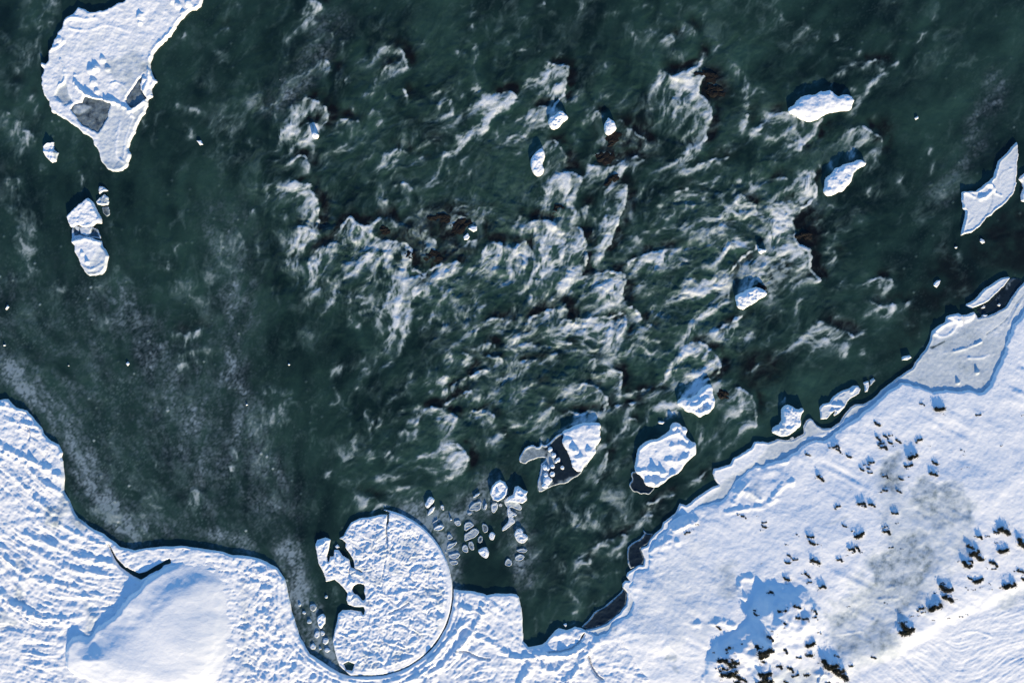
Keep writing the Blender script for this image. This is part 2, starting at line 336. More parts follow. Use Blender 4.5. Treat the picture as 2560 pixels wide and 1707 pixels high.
shelf_cracks = [(T(2, 3, [(340, 1275), (450, 1272), (540, 1250), (610, 1195), (660, 1110)]), .13, .6), (T(2, 3, [(700, 1310), (735, 1420), (780, 1490), (830, 1530)]), .12, .6), (T(0, 3, [(1290, 660), (1300, 780), (1305, 950), (1280, 1040)]), .06, .05),
    (T(1, 3, [(1200+650, 1260), (1950, 1280), (2050, 1330), (2150, 1340)]), .1, .3), (T(0, 2, [(260, 770), (285, 830), (275, 900)]), .08, .2)]
shelf_tones = [(T(0, 3, [(430, -40), (600, -30), (570, 130), (500, 180), (440, 100)]), .38, .4), (T(0, 3, [(-100, 860), (60, 900), (170, 1000), (60, 1070), (-100, 1060)]), .2, .3), (T(0, 3, [(150, 660), (220, 700), (240, 830), (150, 800)]), .3, .25),
    (T(0, 3, [(200, 400), (300, 560), (160, 480)]), .2, .2), (T(0, 3, [(700, 30), (860, 170), (760, 160), (640, 60)]), .35, .3), (T(0, 3, [(760, 780), (920, 950), (860, 1120), (780, 1130), (820, 940)]), .18, .2), (T(0, 3, [(2220, 500), (2290, 700), (2290, 1500), (2210, 1450), (2230, 900)]), .12, .3), (T(0, 2, [(590, 1300), (640, 1450), (700, 1600), (560, 1500)]), .3, .4)]
def shelf_extra(X, Y, s, Z, tn):
    # rubble on the parts round the disc, wind-scoured streaks on the left
    ctr = P(925, 1478); d = np.sqrt((X-ctr[0])**2+(Y-ctr[1])**2)
    a = T(1, 3, [(0, 900)])[0][0]
    wr = sst(a-9, a-4, X)*sst(T(1, 3, [(2000, 900)])[0][0], T(1, 3, [(1500, 900)])[0][0], X)
    rub = .11*billow(X, Y, .8, 3, 77)+.10*fbm(X, Y, 1.0, 5, 78, .6)
    Z = Z+wr*sst(.1, .7, s)*rub*sst(10.7, 12.0, d)
    for q in (10.85, 11.4, 12.0): Z = Z+sst(.05, .3, s)*.09*np.exp(-((d-q)/.13)**2)*sst(ctr[1]+3, ctr[1]-1, Y)
    # flat smooth apron round the mound
    sm = sdf(X, Y, mound_o)
    flat = sst(-3.0, .3, sm)*sst(P(140, 0)[0]+0, P(330, 0)[0], X)
    Z = Z*(1-.5*flat*(Z > .2))+.5*flat*.3*(Z > .2)
    return Z, tn
shx = sub(FX, -700, 20.0); shy = sub(FY, -700, -2.0)
so, SX, SY, SZ = hf('ice_shelf', shelf, thick=.27, e0=.1, e1=.14, rough=.09, rscale=.75, lica=.055, edge=.05, escale=.8, tones=shelf_tones, tonenoise=.05,
    ridges=arc_ridges, cracks=shelf_cracks, holes=[hole1], grid=(shx, shy), extra=shelf_extra, smooth=0)
tag(so, kind='structure')
def mound_extra(X, Y, s, Z, tn):
    H = .95*sst(-.35, 1.6, s+.1*fbm(X, Y, 2, 3, 5)); f = sst(P(0, 1300)[1], P(0, 1650)[1], Y)
    cx, cy = P(300, 1640)
    H = .45*sst(-.2, .7, s)+.55*sst(.2, 4.5, s)
    nw = sst(P(330, 0)[0], P(260, 0)[0], X)*sst(P(0, 1590)[1], P(0, 1540)[1], Y)
    H = H+.25*sst(-.2, .6, s)*sst(P(0, 1560)[1], P(0, 1500)[1], Y)*sst(P(420, 0)[0], P(340, 0)[0], X)
    H = H-.28*np.exp(-((X-P(236, 0)[0])**2+(Y-P(0, 1600)[1])**2)/1.6)
    H = H+.10*fbm(X, Y, 6, 2, 9)+.003*samp(LICF, X, Y)*sst(.5, 2, s)+.006*fbm(X, Y, 1.3, 4, 19)
    H = H*(1-.75*sst(P(400, 0)[0], P(560, 0)[0], X+.35*(Y-P(0, 1450)[1])))
    ea = sst(P(400, 0)[0], P(520, 0)[0], X)
    H = H+.010*fbm(X, Y, .4, 4, 29, .65)+.03*fbm(X*.5+Y*.4, Y, 2.2, 3, 27)*sst(0, 2, s)
    return .18+(H+.12)*(sst(-.4, .25, s)*(1-ea)+ea*sst(-.4, 3.2, s))-.3*sst(.0, -.4, s), tn+.05*sst(P(380, 0)[0], P(560, 0)[0], X)
mo, MX, MY, MZ = hf('snow_mound', mound_o, thick=.3, rough=.0, edge=.28, escale=1.6, step=.125, extra=mound_extra, smooth=2, mark=False)
tag(mo, kind='structure')

# right shore: grey shore ice, then the snow bank standing above it
shore = T(3, 1, [(9000, 200), (3200, 700), (2700, 880), (2400, 990), (2350, 1020), (2290, 1075), (2230, 1165), (2180, 1250), (2100, 1290), (2020, 1325), (1930, 1345), (1890, 1290), (1840, 1315), (1780, 1320), (1750, 1300), (1680, 1315), (1630, 1340), (1620, 1385), (1560, 1420), (1500, 1470), (1480, 1560)])
shore += T(3, 2, [(1440, 70), (1380, 140), (1340, 190), (1320, 240), (1250, 285), (1180, 330), (1100, 390), (1040, 440), (1000, 490), (930, 540), (870, 570), (800, 570), (750, 600), (700, 660), (650, 740), (580, 785), (500, 790), (450, 760), (420, 715), (390, 700), (345, 720), (320, 780), (320, 840), (260, 870), (230, 890), (160, 900), (90, 885), (0, 925)])
shore += T(2, 2, [(2300, 915), (2220, 910), (2190, 970), (2130, 1010), (2090, 1040), (2020, 1070), (2000, 1120), (1940, 1140), (1850, 1165), (1840, 1210), (1860, 1270), (1890, 1310), (1800, 1350), (1720, 1400), (1650, 1460), (1600, 1500), (1540, 1480), (1500, 1560)])
shore += T(2, 3, [(1440, 50), (1380, 90), (1370, 140), (1300, 200), (1260, 240), (1240, 300), (1175, 325), (1190, 380), (1210, 430), (1200, 480), (1160, 475), (1100, 520), (1050, 550), (1045, 590), (1075, 630), (1040, 620), (1010, 650), (1010, 690), (1050, 740), (1050, 800), (1040, 850), (980, 920), (930, 960), (880, 1010), (820, 1035), (700, 1070), (660, 1066), (780, 1195), (1000, 1236), (1085, 1350), (1190, 1500), (1280, 1650), (1400, 2100)]) + [P(1690, 2200), P(1700, 12000), P(11000, 12000), P(11000, 300)]
bank = T(3, 1, [(9000, 300), (3200, 900), (2700, 1060), (2420, 1190), (2350, 1260), (2300, 1340), (2230, 1420), (2200, 1500), (2190, 1560)])
bank += T(3, 2, [(2170, 0), (2150, 100), (2090, 220), (2050, 330), (2020, 400), (1960, 455), (1880, 460), (1800, 440), (1700, 450), (1620, 430), (1560, 440), (1500, 460), (1440, 440), (1380, 400), (1340, 390), (1280, 380), (1200, 370), (1150, 420), (1090, 460), (1000, 530), (940, 580), (850, 650), (760, 720), (680, 780), (600, 830), (560, 870), (500, 900), (440, 890), (340, 930), (260, 1000), (150, 1060), (0, 1110)])
bank += T(2, 2, [(2260, 1110), (2200, 1130), (2120, 1190), (2050, 1250), (2000, 1330), (1960, 1400), (1900, 1450), (1800, 1470), (1700, 1500), (1600, 1560)])
bank += T(2, 3, [(1500, 30), (1440, 80), (1410, 140), (1330, 200), (1290, 250), (1280, 310), (1230, 350), (1240, 440), (1220, 500), (1150, 520), (1090, 560), (1080, 640), (1060, 690), (1080, 750), (1090, 860), (1030, 940), (940, 1010), (880, 1060), (760, 1130), (740, 1220), (860, 1250), (1020, 1240), (1090, 1350), (1200, 1500), (1290, 1650), (1400, 2100)]) + [P(1700, 12000), P(11000, 12000), P(11000, 300)]
chan = T(3, 3, [(2900, 480), (2350, 690), (2150, 780), (1950, 860), (1700, 960), (1500, 1090), (1330, 1180), (1180, 1270), (1000, 1340), (800, 1410), (680, 1480), (560, 1568), (300, 1800)]) + [P(1950, 2000), P(2000, 12000), P(11000, 12000), P(11000, 1200)]
scarp = T(2, 3, [(1800, 1330), (1850, 1300), (1900, 1280), (2020, 1240), (2180, 1200), (2350, 1120)])+T(3, 3, [(20, 910), (90, 885), (220, 845), (320, 815), (420, 870)])
plateau = scarp+T(3, 3, [(500, 1100), (400, 1700), (-300, 1900), (-600, 1500)])
greys = [T(3, 2, [(950, 1180), (1050, 1060), (1150, 990), (1240, 970), (1190, 1100), (1170, 1200), (1190, 1350), (1100, 1390), (1040, 1330), (1030, 1230)]), T(3, 2, [(1230, 1330), (1400, 1240), (1600, 1280), (1780, 1350), (1830, 1450), (1800, 1600), (1400, 1600), (1280, 1450)]),
    T(3, 3, [(1340, -30), (1790, -40), (1650, 110), (1480, 140), (1390, 80)]), T(3, 3, [(1130, 230), (1350, 130), (1430, 180), (1330, 280), (1500, 280), (1480, 480), (1400, 650), (1330, 790), (1220, 860), (1180, 750), (1050, 790), (930, 760), (720, 850), (690, 760), (900, 600), (920, 450)]),
    T(3, 3, [(500, 920), (720, 830), (900, 800), (700, 1000), (560, 1090)]), T(3, 3, [(830, 1080), (950, 930), (1080, 950), (1120, 1150), (990, 1280), (920, 1200), (850, 1140)]), T(3, 3, [(600, 1110), (830, 1040), (860, 1200), (640, 1280)]), T(3, 3, [(1150, 760), (1220, 780), (1190, 930), (1150, 880)]),
    T(3, 3, [(-20, 1450), (250, 1330), (420, 1400), (560, 1480), (400, 1600), (100, 1600)]), T(3, 3, [(2050, 880), (2200, 740), (2400, 640), (2400, 760), (2150, 900)]), T(3, 3, [(480, 90), (720, 10), (560, 100)])]
bank_tones = [(T(3, 3, [(450, 1080), (620, 760), (880, 420), (1080, 200), (950, -100), (1000, -480), (1250, -520), (1300, -250), (1700, -280), (1880, 100), (1580, 520), (1420, 870), (1180, 1000), (1150, 1280), (700, 1350)]), .19, .9)]+[(g, .40, .45, -.04) for g in greys[:4]]+[(g, .38, .4, -.03) for g in greys[4:8]]+[(greys[8], .22, .6), (greys[9], .22, .5), (greys[10], .25, .3)]
bank_tones += [(T(2, 3, [(1850, 480), (1980, 450), (2050, 600), (1990, 780), (1870, 740), (1800, 560)]), .28, .6), (T(2, 3, [(1390, 1330), (1420, 1295), (1500, 1290), (1495, 1340)]), .42, .2), (T(2, 3, [(1460, 1400), (1490, 1380), (1530, 1440), (1510, 1460), (1470, 1430)]), .25, .12), (T(2, 3, [(900, 1040), (960, 1030), (950, 1080), (905, 1080)]), .22, .15),
    (T(2, 2, [(1900, 1290), (2010, 1190), (1990, 1280), (1920, 1340)]), .28, .15), (T(2, 2, [(2130, 1340), (2250, 1270), (2300, 1400), (2180, 1460)]), .12, .4), (T(2, 3, [(1250, 500), (1700, 250), (1850, 500), (1850, 1000), (1450, 1250), (1100, 900)]), .07, 1.5)]
# dark rocks poking out of the bank: (tile, u, v, radius in tile units, height factor)
R32 = [(1550, 610, 34, 1.1), (1390, 565, 18, .6), (1905, 665, 20, .5), (985, 750, 24, .4), (995, 885, 20, .8), (1015, 925, 22, .6), (1040, 960, 26, .5), (1062, 862, 20, .6), (1100, 850, 14, .5), (1100, 920, 18, .7), (1175, 905, 20, .5), (1352, 892, 24, .7), (1450, 945, 10, .5), (1290, 1040, 34, 1.0), (1257, 1122, 30, .6), (1500, 1102, 24, .7), (1480, 1200, 26, .9), (1750, 985, 16, .5), (605, 955, 24, .9), (630, 985, 20, .5), (555, 962, 12, .5), (725, 1045, 20, .6), (355, 1030, 18, .4), (922, 1100, 22, .7), (876, 1118, 16, .7), (905, 1155, 18, .5), (912, 1190, 18, .5), (840, 1163, 18, .7), (465, 1242, 26, .8), (610, 1495, 22, .7), (830, 1470, 30, .6), (915, 1475, 22, .9), (1125, 1552, 24, 1.3), (1190, 1247, 18, .6), (1170, 1358, 18, .6), (1035, 1350, 24, .4), (1050, 1222, 20, .4), (2305, 665, 11, .6), (2105, 945, 8, .5), (1745, 1145, 14, .4), (1800, 1138, 10, .4), (1765, 1030, 8, .5), (740, 1340, 10, .4), (1570, 797, 7, .4), (1260, 1225, 8, .4), (990, 1365, 8, .4), (1250, 1155, 8, .4)]
R33 = [(1050, 155, 26, .7), (1030, 112, 16, .9), (1142, 80, 11, .5), (668, 106, 18, .5), (800, 185, 32, .7), (738, 150, 14, .6), (728, 312, 24, 1.0), (778, 298, 24, .6), (358, 200, 26, .8), (372, 258, 26, .5), (440, 268, 16, .4), (243, 186, 14, .5), (147, 275, 12, .4), (170, 375, 18, .5), (222, 408, 20, .5), (152, 438, 20, .5), (400, 422, 30, .8), (365, 432, 14, .8), (620, 408, 20, .8), (685, 370, 8, .5), (1087, 296, 18, .5), (142, 585, 24, 1.0), (332, 552, 22, .5), (345, 612, 18, .5), (460, 650, 24, 1.2), (5, 700, 20, 1.0), (78, 848, 30, .7), (125, 845, 16, .6), (216, 818, 24, .5), (208, 915, 28, .5), (296, 928, 24, .6), (378, 858, 24, .8), (372, 915, 20, .6), (395, 940, 14, .5), (78, 952, 20, .4), (422, 1060, 16, .6), (345, 1165, 32, .9), (105, 1198, 26, .7), (238, 1280, 20, .7), (330, 1262, 30, .5), (590, 1278, 18, .6), (500, 1340, 44, 1.0), (545, 1365, 40, .8), (600, 1400, 40, .7), (640, 1445, 46, .7), (720, 1370, 18, .7), (930, 1296, 18, .5), (1036, 800, 12, .6), (1160, 888, 12, .5), (1168, 970, 14, .4), (1200, 962, 20, .4), (1213, 1008, 40, .6), (1222, 1050, 46, .5), (1350, 850, 24, .5), (1375, 880, 16, .4), (1475, 830, 46, .6), (1595, 748, 36, .5), (1575, 660, 44, .7), (1548, 612, 16, 1.0), (1762, 442, 34, .9), (1802, 418, 18, .8), (1830, 340, 36, .6), (1868, 372, 32, .5), (1890, 402, 26, .5), (1800, 290, 26, .7), (1787, 275, 12, 1.1), (1885, 200, 20, 1.4), (1962, 196, 14, .7), (2110, 138, 40, .8), (2042, 158, 20, .7), (2035, 170, 12, .7), (2275, 252, 40, .7), (2105, 325, 34, .9), (2015, 435, 30, .5), (2022, 492, 18, .4), (1798, 576, 18, .8), (1875, 595, 32, .8), (1765, 660, 16, .5), (1990, 676, 12, .5), (2160, 640, 42, .8), (2085, 660, 12, .7), (2310, 590, 28, .4), (2270, 515, 26, .5), (2215, 518, 12, .5), (60, 1360, 24, .7), (165, 1380, 26, .6), (210, 1445, 26, .5), (312, 1445, 24, .4), (132, 1510, 22, .5), (190, 1545, 26, .6), (515, 1525, 20, .8), (1270, 918, 12, .7), (1335, 915, 9, .5), (1610, 938, 10, .3), (1730, 925, 14, .3), (1775, 905, 12, .3), (1470, 955, 9, .4), (2050, 255, 14, .4), (1830, 678, 14, .3), (700, 830, 12, .4), (1190, 310, 10, .3), (1980, 625, 10, .4)]
R23 = [(1970, 1195, 28, .7), (1950, 1232, 16, .5), (1900, 1300, 36, .7), (1950, 1320, 36, .6), (2005, 1310, 34, .6), (1985, 1350, 26, .5), (1915, 1385, 30, .5), (1930, 1435, 34, .6), (1985, 1425, 40, .7), (2030, 1450, 34, .5), (2035, 1512, 28, .7), (2095, 1490, 26, .7), (2215, 1170, 34, .6), (2255, 1195, 46, .8), (2250, 1245, 34, .5), (2305, 1200, 30, .6), (2248, 1300, 20, .4), (2275, 1420, 40, .9), (2290, 1460, 44, .6), (2235, 1500, 30, .5), (2315, 1080, 26, .5), (2212, 855, 24, .6), (2200, 890, 20, .4), (1873, 1022, 20, .6), (2083, 1158, 16, .4), (2340, 700, 18, .8), (2112, 25, 18, .5), (2298, 78, 18, .6), (2298, 118, 20, .5), (2080, 8, 16, .4), (1600, 172, 20, .4), (1640, 150, 16, .4), (1690, 100, 10, .4), (1835, 1240, 14, .5), (2272, 447, 10, .5), (2240, 20, 9, .3), (1850, 1385, 12, .3), (2330, 1020, 10, .4)]
_rs = random.Random(5)
def sats(L):
    out = []
    for u, v, r, h in L:
        if r >= 20 and _rs.random() < .75: out.append((round(u+_rs.uniform(-2.2, 2.2)*r), round(v+_rs.uniform(-1.2, 2.2)*r), _rs.choice((7, 8, 9, 10)), .5))
    return L+out
R23 = sats(R23); R32 = sats(R32); R33 = sats(R33)
ROCKS = [(2, 3)+r for r in R23]+[(3, 2)+r for r in R32]+[(3, 3)+r for r in R33]
def bank_extra(X, Y, s, Z, tn):
    Z = Z+.055*np.minimum(np.clip(s, 0, 40), 12)
    Z = Z+.14*fbm(X, Y, 7, 3, 201)*sst(.5, 4, s)+.04*fbm(X, Y, 1.8, 3, 203)*sst(.3, 2, s)
    # lumpy wind-packed ice near the open water at the lower left of the bank
    lf = sst(P(2000, 0)[0], P(1800, 0)[0], X)*sst(.2, 1.2, s)
    Z = Z+lf*(.018*fbm(X, Y, 1.0, 5, 205, .65)+.003*samp(LICA, X, Y)+.009*billow(X, Y, .45, 2, 206))*np.clip(.7+1.3*fbm(X, Y, 5, 3, 233), .15, 1.8)
    sh = np.exp(-((s-1.2)/1.5)**2)*sst(P(0, 1000)[1], P(0, 1060)[1], Y)
    Z = Z+sh*.07*fbm(X, Y, 1.6, 4, 207)
    Z = Z-.19*np.exp(-np.clip(s, 0, 9)/1.1)*sst(P(2010, 0)[0], P(1930, 0)[0], X)*sst(-.1, .3, s)
    ds = dline(X, Y, scarp); sp = sdf(X, Y, plateau)+.3*fbm(X, Y, 1.2, 3, 209)
    xk = [T(2, 3, [(1760, 0)])[0][0], T(2, 3, [(1850, 0)])[0][0], T(2, 3, [(2300, 0)])[0][0], T(3, 3, [(330, 0)])[0][0], T(3, 3, [(470, 0)])[0][0]]
    wd_ = np.interp(X, xk, [.4, 1.6, 3.7, 1.8, .3]).astype(np.float32)
    Z = Z+.32*wd_*np.clip(.9+.45*fbm(X, Y, 2.2, 3, 231), .45, 1.3)*np.clip(1+sp/wd_, 0, 1)*np.exp(-(np.where(sp > 0, ds, 0)/5.0)**2)
    sc = sdf(X, Y, chan)+.25*fbm(X, Y, 3, 3, 211)
    Z = Z-.30*sst(-1.5, .6, sc)+.06*np.exp(-((sc+2.4)/1.0)**2)
    cf = sst(.3, 1.2, sc)
    Z = Z+cf*(.012*samp(LICF, X, Y)+.012*fbm(X, Y, 2.5, 5, 213, .6))
    Z = Z-.12*np.exp(-((sc-.5)/.35)**2)*0
    # wind tails
    a = X*.45+Y*.9; bb = X*.9-Y*.45
    Z = Z+.035*vn(a/.55, bb/5, 215)*(1-cf)*sst(1, 3, s)*np.clip(fbm(X, Y, 6, 2, 217)+.5, 0, 1)
    for c, r, u, v, rad, hfac in ROCKS:
        bx, by = T(c, r, [(u, v)])[0]; rr = rad*U*1.9
        m = (np.abs(X[0]-bx) < rr*3); n_ = (np.abs(Y[:, 0]-by) < rr*3)
        if not m.any() or not n_.any(): continue
        jj = np.where(n_)[0]; ii = np.where(m)[0]; sl = np.s_[jj[0]:jj[-1]+1, ii[0]:ii[-1]+1]
        xx = X[sl]-bx-rr*.1; yy = Y[sl]-by-rr*.35
        Z[sl] += rad*U*hfac*.30*np.exp(-((xx*.9+yy*.3)**2*1.6+yy*yy*.9)/(rr*rr*.5))
    return Z, tn
so, X_, Y_, Z_ = hf('shore_ice', shore, thick=.14, e0=.1, e1=.14, rim=.05, rimw=.2, rough=.03, rscale=1.5, edge=.06, tone=.34, tonenoise=.10, rimtone=.12, smooth=0,
    ridges=[(chaikin(T(3, 2, p), 1, False), wd, h, tt) for p, wd, h, tt in (([(1700, 90), (1850, 50), (1950, 0)], .12, .1, .05), ([(1830, 150), (1950, 150), (2020, 125)], .15, .07, .05), ([(1600, 100), (1750, 90), (1900, 20)], .15, .03, .25), ([(320, 900), (420, 870), (520, 850), (620, 780), (760, 690)], .18, .05, .1))]
    + [(chaikin(T(3, 1, p), 1, False), wd, h, tt) for p, wd, h, tt in (([(2350, 1130), (2270, 1220), (2200, 1350), (2080, 1450), (2000, 1500)], .06, -.06, .5), ([(2330, 1180), (2250, 1310), (2200, 1420)], .08, .08, .2), ([(1530, 1500), (1600, 1530), (1680, 1490), (1720, 1420)], .16, .1, .02), ([(1520, 1490), (1560, 1440), (1680, 1380), (1760, 1400)], .2, .16, .02))],
    bumps=[(T(3, 2, [(1912, 280)])[0], .3, .3), (T(3, 2, [(1737, 375)])[0], .25, .25)],
    tones=[(T(3, 1, [(2360, 1040), (2250, 1150), (2180, 1290), (2050, 1380), (1900, 1450), (2000, 1560), (2200, 1500), (2350, 1250)]), .22, .4), (T(3, 1, [(1490, 1480), (1640, 1340), (1760, 1310), (1900, 1330), (1850, 1400), (1700, 1500), (1560, 1560)]), .12, .3), (T(3, 1, [(1640, 1340), (1700, 1320), (1760, 1330), (1770, 1390), (1700, 1380)]), .02, .1, .25), (T(3, 1, [(1780, 1330), (1850, 1290), (1890, 1300), (1870, 1360), (1800, 1390)]), .05, .1, .22),
           (T(3, 2, [(1480, 50), (1560, 20), (1650, -20), (1500, 70)]), .75, .1), (T(2, 2, [(1500, 1560), (1840, 1150), (2200, 900), (2350, 930), (2250, 1100), (2000, 1250), (1900, 1320), (1600, 1600)]), .02, .3, .04), (T(2, 3, [(1000, 500), (1500, -50), (1500, 300), (1000, 1000), (640, 1070), (640, 1300)]), .05, .5)],
    grid=(sub(FX, P(1620, 0)[0]-9, 700), sub(FY, -700, 14.5)))
tag(so, kind='structure')
bo, BX, BY, BZ = hf('snow_bank', bank, thick=.36, e0=.4, e1=.35, rough=.014, rscale=.9, edge=.22, escale=1.3, tone=0, tones=bank_tones, smooth=0, mark=False,
    ridges=[(chaikin(T(2, 3, p), 1, False), wd, h) for p, wd, h in (([(2110, 770), (2065, 690), (2080, 590), (2170, 580)], .3, .32), ([(1830, 985), (1900, 965), (2010, 1010)], .35, .32), ([(1650, 1010), (1690, 1000)], .3, .2), ([(1480, 160), (1560, 110), (1680, 75)], .4, .42), ([(1290, 330), (1400, 300), (1500, 260)], .4, .28), ([(1400, 260), (1440, 240)], .3, .25), ([(1040, 1250), (1130, 1400), (1220, 1520)], .12, -.08), ([(1400, 1180), (1520, 1290), (1620, 1310), (1800, 1290)], .15, .07), ([(1240, 420), (1400, 400), (1340, 380)], .2, .1))]
      + [(chaikin(T(2, 2, p), 1, False), wd, h) for p, wd, h in (([(2030, 1470), (2080, 1360), (2200, 1390), (2260, 1440)], .3, .28), ([(2110, 1170), (2200, 1120), (2250, 1150)], .25, .2), ([(1960, 1560), (2100, 1530), (2300, 1500)], .3, .2), ([(2230, 1000), (2290, 980), (2340, 1010)], .3, .3), ([(2160, 1290), (2050, 1380)], .2, .15))]
      + [(chaikin(T(3, 2, p), 1, False), wd, h) for p, wd, h in (([(0, 1130), (60, 1120), (170, 1090)], .25, .2), ([(30, 1420), (100, 1330), (160, 1290), (210, 1280)], .3, .25), ([(0, 1470), (60, 1430)], .25, .25))]
      + [(chaikin(T(3, 3, p), 1, False), wd, h) for p, wd, h in (([(1180, 1280), (1280, 1340), (1330, 1420)], .12, -.08), ([(1700, 1090), (1850, 1060), (1950, 1090), (2000, 1110)], .15, .1), ([(980, 770), (1060, 760), (1150, 760)], .2, .12), ([(1060, 670), (1100, 660)], .25, .2), ([(570, 1100), (830, 1060)], .1, .07), ([(720, 930), (800, 840), (900, 800), (1000, 810), (1100, 850), (1150, 890)], .1, .05), ([(400, 1450), (480, 1440), (540, 1480)], .3, .2))],
    grid=(sub(FX, P(1640, 0)[0]-8, 700), sub(FY, -700, 10.5)), extra=bank_extra)
tag(bo, kind='structure')
bxs = BX[0]; bys = BY[:, 0]
def bank_z(x, y):
    i = int(np.clip(np.searchsorted(bxs, x), 1, len(bxs)-1)); j = int(np.clip(np.searchsorted(bys, y), 1, len(bys)-1)); return float(BZ[j, i])

# ================================================================== THE ICE DISC AND THE FLOES
def disc_extra(X, Y, s, Z, tn):
    cx, cy = P(925, 1478); d = np.sqrt((X-cx)**2+((Y-cy)/1.012)**2)
    inn = sst(.05, .5, s)
    Z = Z+inn*sst(10.2, 9.2, d)*(lambda XX, YY: .10*billow(XX*.8+.2*YY, YY, .85, 4, 301)*np.clip(.7+fbm(X, Y, 2.5, 2, 309), .2, 1.5)+.13*fbm(XX*.8, YY, .75, 5, 303, .68)+.05*billow(XX, YY, .42, 2, 305))(X+.5*fbm(X, Y, 1.2, 3, 311), Y+.5*fbm(X, Y, 1.2, 3, 313))
    Z = Z+sst(.02, .2, s)*(.035*np.exp(-((d-9.75)/.2)**2)+.05*np.exp(-((d-9.3)/.14)**2))*np.clip(.6+fbm(X, Y, 2, 3, 319), .1, 1.5)
    tn = tn+.18*sst(.25, .7, fbm(X, Y, 1.3, 4, 307))*inn
    return Z, tn
do, *_ = hf('ice_disc', disc_out, thick=.22, e0=.08, e1=.14, rough=.02, edge=.025, escale=.6, extra=disc_extra, smooth=0, step=.1,
    cracks=[(T(1, 3, [(1215, 20), (1210, 90), (1195, 160), (1205, 270)]), .1, .5), (T(1, 3, [(885, 500), (970, 545)]), .09, .4), (T(1, 3, [(855, 550), (860, 510)]), .07, .3), (T(1, 3, [(985, 930), (975, 880)]), .12, .5), (T(1, 3, [(1230, 920), (1330, 880), (1400, 830)]), .12, .25), (T(1, 3, [(1210, 280), (1190, 450), (1160, 600)]), .08, .1)],
    holes=[chaikin(T(1, 3, [(885, 700), (905, 670), (950, 655), (1000, 670), (985, 730), (1005, 770), (995, 805), (975, 805), (945, 760), (900, 740)])), T(1, 3, [(810, 1390), (850, 1370), (900, 1390), (880, 1450), (830, 1440)])])
tag(do, 'huge round ice disc with rubbly snow surface, cracked along its upper left', 'ice disc')

# the big floe at upper left
fl = T(0, 0, [(1350, -300), (1200, -120), (1150, 10), (1060, 50), (960, 100), (900, 110), (835, 115), (780, 90), (725, 75), (690, 120), (630, 150), (600, 190), (580, 250), (540, 300), (520, 350), (490, 410), (480, 450), (450, 490), (450, 560), (420, 590), (390, 578), (385, 620), (405, 650), (390, 700), (385, 780), (400, 870), (455, 940), (460, 980), (480, 1040), (560, 1075), (620, 1110), (700, 1170), (760, 1220), (850, 1275), (870, 1340), (910, 1390), (935, 1490), (990, 1560), (1060, 1585), (1130, 1570), (1185, 1520), (1195, 1470), (1210, 1420), (1190, 1380), (1200, 1300), (1250, 1210), (1275, 1130), (1330, 1050), (1368, 980), (1362, 930), (1405, 890), (1395, 850), (1415, 800), (1447, 755), (1410, 700), (1395, 640), (1390, 580), (1410, 510), (1450, 460), (1500, 410), (1540, 365), (1590, 320), (1610, 270), (1680, 180), (1760, 100), (1810, 105), (1850, 60), (1862, 0), (1900, -140), (1800, -280)])
win1 = T(0, 0, [(770, 960), (790, 900), (830, 910), (920, 930), (1020, 960), (1000, 1030), (985, 1090), (940, 1170), (905, 1215), (850, 1190), (770, 1150), (720, 1080), (670, 1010), (700, 970)])
win2 = T(0, 0, [(1330, 690), (1275, 760), (1210, 850), (1165, 930), (1220, 1000), (1290, 950), (1340, 910), (1300, 850), (1285, 780)])
win3 = T(0, 0, [(560, 800), (620, 770), (640, 880), (680, 950), (600, 980), (510, 890)])
